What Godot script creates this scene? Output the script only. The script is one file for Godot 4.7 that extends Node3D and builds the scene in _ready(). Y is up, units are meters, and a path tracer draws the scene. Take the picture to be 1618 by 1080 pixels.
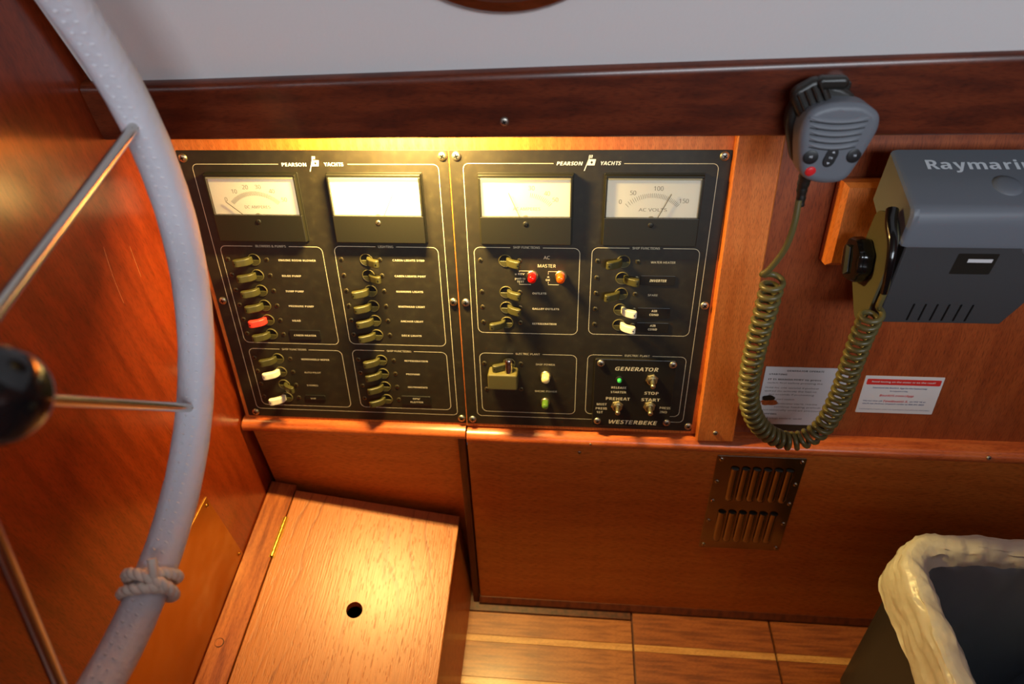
extends Node3D

# ------------------------------------------------------------------ look
const LAMP_LINEAR := Color(1.0, 0.69, 0.21)
const LAMP_ENERGY := 0.72
const DAY_LINEAR := Color(0.82, 0.91, 1.0)
const DAY_ENERGY := 2.8

# The control panels lean back: their own axes in world space.
const UP_P := Vector3(0, 0.977046, -0.213030)
const OUT_P := Vector3(0, 0.213030, 0.977046)
# The lower bulkhead leans the same way, a little less.
const LOW_TOP := Vector3(0, -0.385, 0.085)
const XL := -0.326          # face of the left bulkhead
const FLOOR_Y := -0.75

var M := {}
var taken := {}
var low_basis: Basis
var panel_basis: Basis


func _ready() -> void:
	var cam := Camera3D.new()
	cam.name = "camera"
	cam.fov = 56.73
	cam.near = 0.02
	cam.far = 30.0
	var att := CameraAttributesPhysical.new()
	att.frustum_focal_length = 22.222
	att.frustum_focus_distance = 0.71
	att.frustum_near = 0.02
	att.frustum_far = 30.0
	att.exposure_aperture = 4.0
	cam.attributes = att
	add_child(cam)
	cam.transform = Transform3D(Basis(Vector3(0.99612, -0.03811, -0.07933), Vector3(-0.02490, 0.74251, -0.66937), Vector3(0.08442, 0.66875, 0.73868)), Vector3(0.12939, 0.30194, 0.64070))
	cam.current = true

	var env := Environment.new()
	env.background_mode = Environment.BG_COLOR
	env.background_color = Color(0.62, 0.68, 0.74)
	env.background_energy_multiplier = 0.25
	env.tonemap_mode = Environment.TONE_MAPPER_LINEAR
	env.tonemap_exposure = 1.0
	env.sdfgi_enabled = true
	env.ssao_enabled = true
	env.ssil_enabled = true
	var we := WorldEnvironment.new()
	we.name = "world"
	we.environment = env
	add_child(we)

	# daylight that comes in through the cabin window behind the camera
	day_light("daylight_window", Vector3(0.752, 0.80, 1.93), Vector3(0.5, 0.1, 0.0), Vector2(1.3, 0.42), DAY_ENERGY)

	panel_basis = Basis(Vector3.RIGHT, UP_P, OUT_P)
	var a := deg_to_rad(8.6)
	low_basis = Basis(Vector3.RIGHT, Vector3(0, cos(a), -sin(a)), Vector3(0, sin(a), cos(a)))
	materials()
	room()
	trims()
	floor_boards()
	console_lamp()
	panel_left()
	panel_right()
	generator_panel()
	seat_box()
	kick_plate()
	vent()
	placards()
	radio()
	handset()
	wheel()
	bin()


func day_light(called: String, at: Vector3, to: Vector3, size: Vector2, energy: float) -> void:
	var l := AreaLight3D.new()
	l.name = called
	l.area_size = size
	l.light_color = DAY_LINEAR.linear_to_srgb()
	l.light_energy = energy
	l.shadow_enabled = true
	l.set("area_range", 6.0)
	add_child(l)
	l.look_at_from_position(at, to, Vector3.UP)


# ------------------------------------------------------------------ nodes
func tag(o: Node3D, label: String, category: String, group := "") -> Node3D:
	o.set_meta("label", label)
	o.set_meta("category", category)
	if group:
		o.set_meta("group", group)
	return o


func numbered(called: String) -> String:
	if not taken.has(called):
		taken[called] = 0
		return called
	taken[called] += 1
	return "%s_%03d" % [called, taken[called]]


func thing(called: String, label: String, category: String, t := Transform3D(), group := "") -> Node3D:
	var o := Node3D.new()
	o.name = numbered(called)
	add_child(o, true)
	o.transform = t
	return tag(o, label, category, group)


func put(parent: Node, called: String, mesh: Mesh, m: Material, t := Transform3D()) -> MeshInstance3D:
	var o := MeshInstance3D.new()
	o.name = numbered(called) if parent == self else called
	o.mesh = mesh
	o.material_override = m
	o.transform = t
	parent.add_child(o, true)
	return o


func struct(called: String, mesh: Mesh, m: Material, t := Transform3D()) -> MeshInstance3D:
	var o := put(self, called, mesh, m, t)
	o.set_meta("kind", "structure")
	return o


func at(p: Vector3, b := Basis()) -> Transform3D:
	return Transform3D(b, p)


# ------------------------------------------------------------------ mesh builder
class MB:
	var v := PackedVector3Array()

	func tri(a: Vector3, b: Vector3, c: Vector3) -> void:   # counter-clockwise seen from outside
		v.append(a); v.append(b); v.append(c)

	func quad(a: Vector3, b: Vector3, c: Vector3, d: Vector3) -> void:
		tri(a, b, c); tri(a, c, d)

	func add(o: MB, t := Transform3D()) -> MB:
		for p in o.v:
			v.append(t * p)
		return self

	func loft(rings: Array, closed := true, cap0 := true, cap1 := true) -> MB:
		# rings run counter-clockwise when seen from the last ring's side
		for i in rings.size() - 1:
			var r: PackedVector3Array = rings[i]
			var s: PackedVector3Array = rings[i + 1]
			var n := r.size()
			for k in (n if closed else n - 1):
				var j := (k + 1) % n
				if not r[k].is_equal_approx(r[j]):
					tri(r[k], r[j], s[j])
				if not s[k].is_equal_approx(s[j]):
					tri(r[k], s[j], s[k])
		if cap0:
			fan(rings[0], true)
		if cap1:
			fan(rings[-1], false)
		return self

	func fan(r: PackedVector3Array, flip: bool) -> void:
		# flat cap, by triangulating in the cap's own plane
		var n := Vector3.ZERO
		for k in r.size():
			n += r[k].cross(r[(k + 1) % r.size()])
		if n.length() < 1e-12:
			return
		n = n.normalized()
		var x := (Vector3.RIGHT if absf(n.x) < 0.9 else Vector3.UP).cross(n).normalized()
		var y := n.cross(x)
		var flat := PackedVector2Array()
		for p in r:
			flat.append(Vector2(p.dot(x), p.dot(y)) * 1000.0)
		var ix := Geometry2D.triangulate_polygon(flat)
		if ix.is_empty():
			var mid := Vector3.ZERO
			for p in r:
				mid += p / r.size()
			for k in r.size():
				if flip:
					tri(mid, r[(k + 1) % r.size()], r[k])
				else:
					tri(mid, r[k], r[(k + 1) % r.size()])
			return
		for k in range(0, ix.size(), 3):
			var a := r[ix[k]]; var b := r[ix[k + 1]]; var c := r[ix[k + 2]]
			var up := (b - a).cross(c - a).dot(n) > 0.0
			if up != flip:
				tri(a, b, c)
			else:
				tri(a, c, b)

	func box(size: Vector3, center := Vector3.ZERO, bev := 0.0) -> MB:
		var h := size / 2.0
		var poly := PackedVector2Array([Vector2(-h.x, -h.y), Vector2(h.x, -h.y), Vector2(h.x, h.y), Vector2(-h.x, h.y)])
		return prism(poly, size.z, bev, 1 if bev > 0.0 else 0, Transform3D(Basis(), center - Vector3(0, 0, h.z)))

	static func inset(poly: PackedVector2Array, d: float) -> PackedVector2Array:
		var out := PackedVector2Array()
		var n := poly.size()
		for k in n:
			var e0 := (poly[k] - poly[(k + n - 1) % n]).normalized()
			var e1 := (poly[(k + 1) % n] - poly[k]).normalized()
			var n0 := Vector2(-e0.y, e0.x)
			var n1 := Vector2(-e1.y, e1.x)
			var b := n0 + n1
			out.append(poly[k] + b * (d / maxf(0.35, b.length_squared() / 2.0)))
		return out

	# poly counter-clockwise, extruded from z = 0 to z = depth, front and back edges rounded
	func prism(poly: PackedVector2Array, depth: float, bev := 0.0, seg := 1, t := Transform3D(), back := true) -> MB:
		var rings := []
		var lay := []
		if bev > 0.0 and seg > 0:
			if back:
				for k in range(seg, -1, -1):
					var q := PI / 2 * k / seg
					lay.append([bev * (1 - cos(q)), bev * (1 - sin(q))])
			else:
				lay.append([0.0, 0.0])
			for k in seg + 1:
				var q := PI / 2 * k / seg
				lay.append([bev * (1 - cos(q)), depth - bev * (1 - sin(q))])
		else:
			lay = [[0.0, 0.0], [0.0, depth]]
		for l in lay:
			var r := PackedVector3Array()
			for p in inset(poly, l[0]):
				r.append(t * Vector3(p.x, p.y, l[1]))
			rings.append(r)
		return loft(rings)

	# profile points (radius, height along y), from bottom to top on the outside
	func lathe(profile: Array, n := 24, t := Transform3D()) -> MB:
		var rings := []
		for p in profile:
			var r := PackedVector3Array()
			for k in n:
				var q := -TAU * k / n
				r.append(t * Vector3(p.x * cos(q), p.y, p.x * sin(q)))
			rings.append(r)
		return loft(rings, true, profile[0].x > 1e-6, profile[-1].x > 1e-6)

	func tube(path: PackedVector3Array, radius, n := 8, closed := false) -> MB:
		var rings := []
		var count := path.size()
		var side := Vector3.ZERO
		for i in count:
			var f: Vector3
			if closed:
				f = path[(i + 1) % count] - path[(i + count - 1) % count]
			else:
				f = path[mini(i + 1, count - 1)] - path[maxi(i - 1, 0)]
			f = f.normalized()
			if side == Vector3.ZERO:
				side = (Vector3.UP if absf(f.y) < 0.9 else Vector3.RIGHT).cross(f).normalized()
			side = (side - f * side.dot(f)).normalized()
			var up := f.cross(side)
			var rr: float = radius if radius is float else radius[i]
			var r := PackedVector3Array()
			for k in n:
				var q := TAU * k / n
				r.append(path[i] + (side * cos(q) + up * sin(q)) * rr)
			rings.append(r)
		if closed:
			rings.append(rings[0])
		return loft(rings, true, not closed, not closed)

	# flat strip of a given width along a path in the xy plane, facing +z
	func strip(path: PackedVector2Array, w: float, z: float) -> MB:
		var n := path.size()
		var l := PackedVector3Array()
		var r := PackedVector3Array()
		for i in n:
			var f := (path[mini(i + 1, n - 1)] - path[maxi(i - 1, 0)]).normalized()
			var s := Vector2(-f.y, f.x) * w / 2.0
			l.append(Vector3(path[i].x + s.x, path[i].y + s.y, z))
			r.append(Vector3(path[i].x - s.x, path[i].y - s.y, z))
		for i in n - 1:
			quad(r[i], r[i + 1], l[i + 1], l[i])
		return self

	func mesh(crease := 35.0) -> ArrayMesh:
		var lim := cos(deg_to_rad(crease))
		var near := {}
		var fn := PackedVector3Array()
		for i in range(0, v.size(), 3):
			var n := (v[i + 1] - v[i]).cross(v[i + 2] - v[i])
			fn.append(n)
			for k in 3:
				var key := Vector3i((v[i + k] * 200000.0).round())
				if not near.has(key):
					near[key] = []
				near[key].append(i / 3)
		var vs := PackedVector3Array()
		var ns := PackedVector3Array()
		for i in range(0, v.size(), 3):
			var n0 := fn[i / 3].normalized()
			for k in [0, 2, 1]:
				var p := v[i + k]
				var s := Vector3.ZERO
				for j in near[Vector3i((p * 200000.0).round())]:
					if fn[j].normalized().dot(n0) > lim:
						s += fn[j]
				vs.append(p)
				ns.append(s.normalized() if s.length() > 0.0 else n0)
		var arr := []
		arr.resize(Mesh.ARRAY_MAX)
		arr[Mesh.ARRAY_VERTEX] = vs
		arr[Mesh.ARRAY_NORMAL] = ns
		var m := ArrayMesh.new()
		m.add_surface_from_arrays(Mesh.PRIMITIVE_TRIANGLES, arr)
		return m


func box(size: Vector3, center := Vector3.ZERO, bev := 0.0) -> ArrayMesh:
	return MB.new().box(size, center, bev).mesh(20.0)


func span(a: Vector3, b: Vector3, bev := 0.0) -> ArrayMesh:
	return box((b - a).abs(), (a + b) / 2.0, bev)


func rrect(x0: float, y0: float, x1: float, y1: float, r: float, seg := 5) -> PackedVector2Array:
	var out := PackedVector2Array()
	for c in [[x1 - r, y0 + r, -90.0], [x1 - r, y1 - r, 0.0], [x0 + r, y1 - r, 90.0], [x0 + r, y0 + r, 180.0]]:
		for k in seg + 1:
			var q := deg_to_rad(c[2] + 90.0 * k / seg)
			out.append(Vector2(c[0] + r * cos(q), c[1] + r * sin(q)))
	return out


func round_poly(pts: Array, r: float, seg := 5) -> PackedVector2Array:
	var out := PackedVector2Array()
	var n := pts.size()
	for k in n:
		var p: Vector2 = pts[k]
		var a: Vector2 = pts[(k + n - 1) % n]
		var b: Vector2 = pts[(k + 1) % n]
		var d := minf(r, minf(p.distance_to(a), p.distance_to(b)) * 0.48)
		var s := p + (a - p).normalized() * d
		var e := p + (b - p).normalized() * d
		for j in seg + 1:
			var t := float(j) / seg
			out.append(s.lerp(p, t).lerp(p.lerp(e, t), t))
	return out


func spline(pts: Array, per := 8) -> PackedVector3Array:
	var out := PackedVector3Array()
	var n := pts.size()
	for i in n - 1:
		for k in per:
			var t := float(k) / per
			var p0: Vector3 = pts[maxi(i - 1, 0)]
			var p1: Vector3 = pts[i]
			var p2: Vector3 = pts[i + 1]
			var p3: Vector3 = pts[mini(i + 2, n - 1)]
			out.append(p1.cubic_interpolate(p2, p0, p3, t))
	out.append(pts[-1])
	return out


var fonts := {}


func lettering(parent: Node, s: String, c: Vector3, width: float, cap: float, m: Material, bold := false, italic := false, called := "lettering", b := Basis(), fam := "Droid Sans") -> MeshInstance3D:
	var key := fam + str(bold)
	if not fonts.has(key):
		var f := SystemFont.new()
		f.font_names = PackedStringArray([fam])
		f.font_weight = 700 if bold else 400
		fonts[key] = f
	var t := TextMesh.new()
	t.font = fonts[key]
	t.text = s
	t.font_size = 24
	t.pixel_size = 0.001
	t.depth = 0.0
	t.curve_step = 2.0
	var box_ := t.get_aabb()
	var sy := cap / (24.0 * 0.001 * 0.714)
	var sx := width / box_.size.x if width > 0.0 else sy
	var skew := Basis(Vector3(sx, 0, 0), Vector3(0.22 * sy if italic else 0.0, sy, 0), Vector3(0, 0, 1))
	var mid := box_.get_center()
	mid.z = 0.0
	# the middle of the capitals rather than of the whole box
	var base := Transform3D(b * skew, Vector3.ZERO)
	return put(parent, called, t, m, Transform3D(base.basis, c - base.basis * mid))


# ------------------------------------------------------------------ materials
func flat(c: Color, rough: float, metal := 0.0, spec := 0.5) -> StandardMaterial3D:
	var m := StandardMaterial3D.new()
	m.albedo_color = c
	m.roughness = rough
	m.metallic = metal
	m.metallic_specular = spec
	return m


func noise_tex(sd: int, freq: float, ramp: Array, size := 512, oct := 4, kind := FastNoiseLite.TYPE_SIMPLEX_SMOOTH) -> NoiseTexture2D:
	var n := FastNoiseLite.new()
	n.seed = sd
	n.noise_type = kind
	n.frequency = freq
	n.fractal_octaves = oct
	var t := NoiseTexture2D.new()
	t.width = size
	t.height = size
	t.seamless = true
	t.noise = n
	if ramp:
		var g := Gradient.new()
		var o := PackedFloat32Array()
		var c := PackedColorArray()
		for e in ramp:
			o.append(e[0]); c.append(e[1])
		g.offsets = o
		g.colors = c
		t.color_ramp = g
	return t


var pores: NoiseTexture2D


func wood(sd: int, dark: Color, mid: Color, light: Color, scale: Vector3, rough := 0.3, coat := 0.5, bump := 0.0) -> StandardMaterial3D:
	var m := StandardMaterial3D.new()
	m.albedo_texture = noise_tex(sd, 0.008, [[0.0, dark], [0.42, mid], [0.6, mid.lerp(light, 0.6)], [1.0, light]])
	m.uv1_triplanar = true
	m.uv1_world_triplanar = true
	m.uv1_scale = scale
	m.uv1_triplanar_sharpness = 6.0
	if pores == null:
		pores = noise_tex(77, 0.03, [[0.0, Color(0.72, 0.68, 0.65)], [0.34, Color(0.92, 0.91, 0.9)], [0.5, Color.WHITE], [1.0, Color.WHITE]], 512, 3)
	m.detail_enabled = true
	m.detail_blend_mode = BaseMaterial3D.BLEND_MODE_MUL
	m.detail_albedo = pores
	m.detail_uv_layer = BaseMaterial3D.DETAIL_UV_2
	m.uv2_triplanar = true
	m.uv2_world_triplanar = true
	m.uv2_scale = scale * Vector3(3.1, 3.1, 3.1)
	m.uv2_triplanar_sharpness = 6.0
	m.roughness = rough
	m.clearcoat_enabled = coat > 0.0
	m.clearcoat = coat
	m.clearcoat_roughness = 0.18
	if bump > 0.0:
		m.heightmap_enabled = true
		m.heightmap_texture = pores
		m.heightmap_scale = bump
	return m


func c8(r: int, g: int, b: int) -> Color:
	return Color8(r, g, b)


func lid_texture() -> Array:
	# flat-sawn teak: long arches of growth rings, in a picture 0.40 m wide (x) by 0.40 m long (z)
	var n := FastNoiseLite.new()
	n.seed = 5
	n.frequency = 1.0
	n.fractal_octaves = 3
	var w := 640
	var im := Image.create(w, w, false, Image.FORMAT_RGB8)
	var hi := Image.create(w, w, false, Image.FORMAT_L8)
	var base := c8(178, 100, 52)
	var pale := c8(208, 130, 72)
	var line := c8(118, 58, 30)
	for j in w:
		var z := 0.40 * j / w
		for i in w:
			var x := 0.40 * i / w
			var xc := 0.185 + 0.01 * n.get_noise_2d(z * 5.0, 3.0)
			var dx := x - xc
			var r := sqrt(dx * dx + 0.0016) * 44.0 - z * 5.0 + 0.7 * n.get_noise_2d(x * 9.0, z * 3.0) + 0.12 * n.get_noise_2d(x * 60.0, z * 7.0)
			var q := fposmod(r, 1.0)
			var ring := smoothstep(0.80, 0.97, q) * (1.0 - smoothstep(0.97, 1.0, q))
			var f := 0.5 + 0.5 * n.get_noise_2d(x * 420.0, z * 13.0)
			var c := base.lerp(pale, clampf(0.25 + 0.6 * f + 0.3 * n.get_noise_2d(x * 7.0, z * 3.0), 0.0, 1.0))
			var k := ring * (0.10 + 0.5 * clampf(0.2 + 1.4 * n.get_noise_2d(x * 9.0 + 4.0, z * 5.0), 0.0, 1.0))
			c = c.lerp(line, k)
			var pore := smoothstep(0.68, 0.8, 0.5 + 0.5 * n.get_noise_2d(x * 700.0 + 9.0, z * 30.0))
			c = c.lerp(line, 0.45 * pore)
			im.set_pixel(i, j, c)
			var h := 0.6 - 0.12 * ring + 0.35 * (f - 0.5) - 0.35 * pore
			hi.set_pixel(i, j, Color(h, h, h))
	return [ImageTexture.create_from_image(im), ImageTexture.create_from_image(hi)]


func materials() -> void:
	M.bulkhead = wood(11, c8(112, 38, 11), c8(124, 44, 13), c8(138, 52, 17), Vector3(14, 1.6, 14), 0.3, 0.8)
	M.facing = wood(12, c8(196, 110, 44), c8(206, 118, 48), c8(212, 126, 54), Vector3(1.4, 13, 13), 0.42, 0.25)
	M.strip = wood(13, c8(200, 108, 44), c8(210, 116, 50), c8(218, 126, 58), Vector3(22, 2.2, 22), 0.4, 0.25)
	M.recess = wood(14, c8(140, 62, 24), c8(152, 70, 28), c8(162, 78, 34), Vector3(12, 1.5, 12), 0.4, 0.3)
	M.rail = wood(15, c8(66, 24, 10), c8(84, 32, 13), c8(104, 44, 20), Vector3(2.0, 14, 14), 0.36, 0.4)
	M.nosing = wood(16, c8(160, 72, 34), c8(190, 94, 46), c8(206, 112, 60), Vector3(2.0, 24, 24), 0.33, 0.5)
	M.teak = wood(17, c8(128, 70, 32), c8(158, 92, 44), c8(182, 112, 58), Vector3(2.6, 30, 30), 0.42, 0.3)
	M.teak_red = wood(18, c8(112, 56, 24), c8(142, 76, 34), c8(166, 94, 46), Vector3(2.6, 30, 30), 0.42, 0.3)
	M.holly = wood(19, c8(190, 130, 72), c8(208, 150, 88), c8(220, 166, 104), Vector3(2.6, 30, 30), 0.42, 0.3)
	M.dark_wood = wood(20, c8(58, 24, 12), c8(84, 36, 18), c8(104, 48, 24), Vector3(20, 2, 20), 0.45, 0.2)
	var lt := lid_texture()
	var lid := StandardMaterial3D.new()
	lid.albedo_texture = lt[0]
	lid.uv1_triplanar = true
	lid.uv1_world_triplanar = true
	lid.uv1_scale = Vector3(2.5, 2.5, 2.5)
	lid.uv1_offset = Vector3(0.815, 0, 0)
	lid.uv1_triplanar_sharpness = 8.0
	lid.roughness = 0.4
	lid.heightmap_enabled = true
	lid.heightmap_texture = lt[1]
	lid.heightmap_scale = 0.09
	lid.clearcoat_enabled = true
	lid.clearcoat = 0.3
	lid.clearcoat_roughness = 0.3
	M.lid = lid
	M.lid_red = wood(22, c8(136, 66, 32), c8(170, 90, 44), c8(192, 110, 58), Vector3(26, 26, 2.2), 0.34, 0.45)
	# black anodised faceplates, scuffed and dusty
	var plate := flat(c8(255, 255, 255), 0.42, 0.0, 0.5)
	plate.albedo_texture = noise_tex(31, 0.02, [[0.0, c8(32, 28, 18)], [0.5, c8(36, 31, 20)], [0.8, c8(41, 36, 23)], [1.0, c8(52, 46, 30)]], 512, 5)
	plate.uv1_triplanar = true
	plate.uv1_scale = Vector3(6, 6, 6)
	plate.roughness_texture = noise_tex(32, 0.01, [[0.0, Color(0.85, 0.85, 0.85)], [1.0, Color.WHITE]], 256)
	plate.roughness = 0.56
	M.plate = plate
	M.meter_case = flat(c8(26, 24, 13), 0.5, 0.0, 0.5)
	M.black = flat(c8(30, 28, 24), 0.38)
	M.black_gloss = flat(c8(14, 14, 15), 0.12)
	M.black_matte = flat(c8(22, 21, 20), 0.7)
	M.well = flat(c8(8, 9, 11), 0.4)
	M.lever = flat(c8(66, 62, 32), 0.45)
	M.lever_red = flat(c8(226, 60, 52), 0.4)
	M.lever_white = flat(c8(236, 230, 204), 0.4)
	M.collar = flat(c8(96, 88, 50), 0.45)
	M.print = flat(c8(226, 214, 176), 0.6)
	M.print_white = flat(c8(245, 244, 236), 0.6)
	M.print_black = flat(c8(46, 44, 44), 0.7)
	M.dial = flat(c8(240, 234, 214), 0.7)
	M.dial_print = flat(c8(120, 112, 88), 0.7)
	M.needle = flat(c8(28, 26, 22), 0.5)
	M.clear = flat(Color(0.95, 0.95, 0.92, 0.05), 0.05)
	M.clear.transparency = BaseMaterial3D.TRANSPARENCY_ALPHA
	M.rim_clear = flat(c8(150, 146, 116), 0.3)
	M.bronze = flat(c8(96, 86, 58), 0.4, 0.7)
	M.steel = flat(c8(200, 196, 188), 0.22, 1.0)
	M.steel_soft = flat(c8(178, 172, 160), 0.42, 1.0)
	M.nickel = flat(c8(196, 186, 150), 0.38, 1.0)
	M.vent = flat(c8(150, 138, 126), 0.16, 1.0)
	M.brass = flat(c8(206, 160, 74), 0.28, 1.0)
	var kp := flat(c8(190, 142, 66), 0.42, 1.0)
	kp.heightmap_enabled = true
	kp.heightmap_texture = noise_tex(41, 0.012, [], 256, 3)
	kp.heightmap_scale = 0.22
	kp.uv1_triplanar = true
	kp.uv1_world_triplanar = true
	kp.uv1_scale = Vector3(3, 3, 3)
	M.kick = kp
	var white := flat(c8(214, 212, 212), 0.62)
	white.heightmap_enabled = true
	white.heightmap_texture = noise_tex(42, 0.1, [], 256, 3)
	white.heightmap_scale = 0.01
	white.uv1_triplanar = true
	white.uv1_world_triplanar = true
	white.uv1_scale = Vector3(8, 8, 8)
	M.white = white
	M.gray = flat(c8(100, 105, 113), 0.48)
	M.gray_side = flat(c8(76, 72, 52), 0.5)
	M.gray_dark = flat(c8(58, 58, 60), 0.55)
	M.cord = flat(c8(92, 84, 48), 0.36)
	M.button = flat(c8(26, 27, 29), 0.45)
	M.red_button = flat(c8(214, 40, 44), 0.35)
	M.logo = flat(c8(205, 212, 220), 0.5)
	M.paper = flat(c8(206, 206, 208), 0.55)
	M.paper_white = flat(c8(222, 224, 230), 0.45)
	M.ink = flat(c8(44, 40, 42), 0.6)
	M.ink_blue = flat(c8(40, 62, 128), 0.6)
	M.ink_red = flat(c8(214, 44, 38), 0.55)
	M.red_lamp = flat(c8(206, 16, 12), 0.15)
	M.orange_lamp = flat(c8(232, 84, 16), 0.15)
	M.cream_lamp = flat(c8(232, 214, 150), 0.2)
	M.green_lamp = flat(c8(84, 116, 44), 0.15)
	var cloth := flat(c8(206, 204, 212), 0.72)
	cloth.heightmap_enabled = true
	cloth.heightmap_texture = noise_tex(43, 0.04, [], 256, 4)
	cloth.heightmap_scale = 0.06
	cloth.uv1_triplanar = true
	cloth.uv1_world_triplanar = true
	cloth.uv1_scale = Vector3(12, 12, 12)
	M.cloth = cloth
	M.stitch = flat(c8(222, 220, 224), 0.7)
	M.rope = flat(c8(228, 214, 200), 0.8)
	M.bin = flat(c8(44, 43, 42), 0.5)
	var bag := flat(c8(226, 222, 208), 0.3)
	bag.backlight_enabled = true
	bag.backlight = Color(0.25, 0.25, 0.24)
	bag.heightmap_enabled = true
	bag.heightmap_texture = noise_tex(44, 0.012, [], 256, 4)
	bag.heightmap_scale = 0.25
	bag.uv1_triplanar = true
	bag.uv1_scale = Vector3(7, 4, 7)
	M.bag = bag
	var liner := flat(Color(0.70, 0.76, 0.84, 0.58), 0.34)
	liner.transparency = BaseMaterial3D.TRANSPARENCY_ALPHA
	M.liner = liner
	M.house = flat(c8(128, 118, 106), 0.7)


# ------------------------------------------------------------------ room
func room() -> void:
	# left bulkhead, slab with thickness
	var wl := struct("wall_left", span(Vector3(XL - 0.03, FLOOR_Y - 0.03, -0.2), Vector3(XL, 1.15, 2.0)), M.bulkhead)
	for s in [[[Vector3(0, -0.300, 0.245), Vector3(0, -0.308, 0.239), Vector3(0, -0.316, 0.243), Vector3(0, -0.330, 0.237), Vector3(0, -0.345, 0.226), Vector3(0, -0.346, 0.221)], 0.00025], [[Vector3(0, -0.03, 0.150), Vector3(0, -0.06, 0.158), Vector3(0, -0.09, 0.163)], 0.00018], [[Vector3(0, -0.05, 0.118), Vector3(0, -0.085, 0.124)], 0.00018], [[Vector3(0, -0.24, 0.20), Vector3(0, -0.30, 0.195), Vector3(0, -0.345, 0.19)], 0.00015]]:
		var p := []
		for q in s[0]:
			p.append(q + Vector3(XL, 0, 0))
		put(wl, "scratch", MB.new().tube(spline(p, 5), s[1], 4).mesh(), M.holly)
	# the sloped wall behind the control panels: veneer on a thick core, set in to the right
	var core := MB.new().box(Vector3(2.2, 0.54, 0.03), Vector3(0.67, -0.106, -0.019 - 0.0065))
	struct("wall_back", core.mesh(), M.recess, at(Vector3.ZERO, panel_basis))
	struct("wall_panel_backing", MB.new().box(Vector3(0.626, 0.483, 0.010), Vector3(-0.006, -0.1305, -0.0055)).mesh(), M.strip, at(Vector3.ZERO, panel_basis))
	# lower bulkhead, right of the batten, leaning
	var wlo := struct("wall_lower", MB.new().box(Vector3(1.72, 0.40, 0.02), Vector3(0.856, -0.19, -0.01)).mesh(), M.facing, at(LOW_TOP, low_basis))
	screw(wlo, Vector3(0.152, -0.0175, 0.0), 0.0030, M.steel)
	# lower bulkhead behind the seat box
	var f := MB.new()
	var q := [Vector3(XL + 0.005, -0.36, 0.074), Vector3(-0.016, -0.36, 0.076), Vector3(-0.016, -0.75, 0.088), Vector3(XL + 0.005, -0.75, 0.088)]
	var b := []
	for p in q:
		b.append(p + Vector3(0, 0, -0.014))
	f.quad(q[3], q[2], q[1], q[0])
	f.quad(b[0], b[1], b[2], b[3])
	for k in 4:
		var j := (k + 1) % 4
		f.quad(q[k], q[j], b[j], b[k])
	struct("wall_lower_left", f.mesh(), M.facing)
	# white panel above the rail leans out over it; a dark gap stays along the left bulkhead
	var an := deg_to_rad(15.7)
	var wb := Basis(Vector3.RIGHT, Vector3(0, cos(an), sin(an)), Vector3(0, -sin(an), cos(an)))
	struct("wall_upper", MB.new().box(Vector3(2.09, 1.12, 0.012), Vector3(0.7265, 0.55, -0.006), 0.001).mesh(), M.white, at(Vector3(0, 0.10, 0.0722), wb))
	struct("wall_upper_backing", MB.new().box(Vector3(2.13, 1.14, 0.02), Vector3(0.714, 0.56, -0.026)).mesh(), M.black_matte, at(Vector3(0, 0.09, 0.0722), wb))
	# the rest of the cabin, outside the photograph, so that light comes in only by the windows
	struct("ceiling", span(Vector3(XL - 0.03, 1.10, 0.25), Vector3(1.83, 1.14, 2.0)), M.house)
	window_wall("wall_aft", 2.16, Vector3(0.752, 0.0, 1.95), 0.0, 0.94, 0.0, 0.58)
	struct("wall_right", span(Vector3(1.76, FLOOR_Y, -0.2), Vector3(1.80, 1.12, 2.0)), M.recess)
	# added half-height blocker, out of view, keeps window light off the lower area
	struct("wall_light_blocker", span(Vector3(XL, FLOOR_Y, 0.92), Vector3(1.76, 0.22, 0.96), 0.004), M.recess)
	struct("wall_outer", span(Vector3(XL - 0.03, FLOOR_Y, -0.24), Vector3(1.8, 0.3, -0.20)), M.black_matte)


func window_wall(called: String, width: float, where: Vector3, turn: float, ww: float, wx: float, y0: float) -> void:
	# a wall with one window opening, frame round it; local x runs along the wall
	var y1 := y0 + 0.46
	var m := MB.new()
	var h := width / 2.0
	for r in [[-h, FLOOR_Y, h, y0], [-h, y1, h, 1.12], [-h, y0, wx - ww / 2 - 0.2, y1], [wx + ww / 2 + 0.2, y0, h, y1]]:
		m.box(Vector3(r[2] - r[0], r[3] - r[1], 0.03), Vector3((r[0] + r[2]) / 2, (r[1] + r[3]) / 2, 0.06))
	var o := struct(called, m.mesh(), M.house, at(where, Basis(Vector3.UP, turn)))
	var fr := MB.new()
	for r in [[wx - ww / 2 - 0.2, y0, wx + ww / 2 + 0.2, y0 + 0.02], [wx - ww / 2 - 0.2, y1 - 0.02, wx + ww / 2 + 0.2, y1]]:
		fr.box(Vector3(r[2] - r[0], r[3] - r[1], 0.05), Vector3((r[0] + r[2]) / 2, (r[1] + r[3]) / 2, 0.06), 0.004)
	put(o, "window_frame", fr.mesh(), M.rail)


func screw_mesh(r: float, h: float) -> ArrayMesh:
	# pan head with a cross recess, axis +z
	var m := MB.new()
	var t := Transform3D(Basis(Vector3.RIGHT, PI / 2), Vector3.ZERO)
	m.lathe([Vector2(r, 0), Vector2(r, h * 0.35), Vector2(r * 0.88, h * 0.7), Vector2(r * 0.62, h * 0.93), Vector2(r * 0.3, h), Vector2(0, h)], 14, t)
	return m.mesh(50.0)


var cross_mesh: ArrayMesh
var screws := {}


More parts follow.
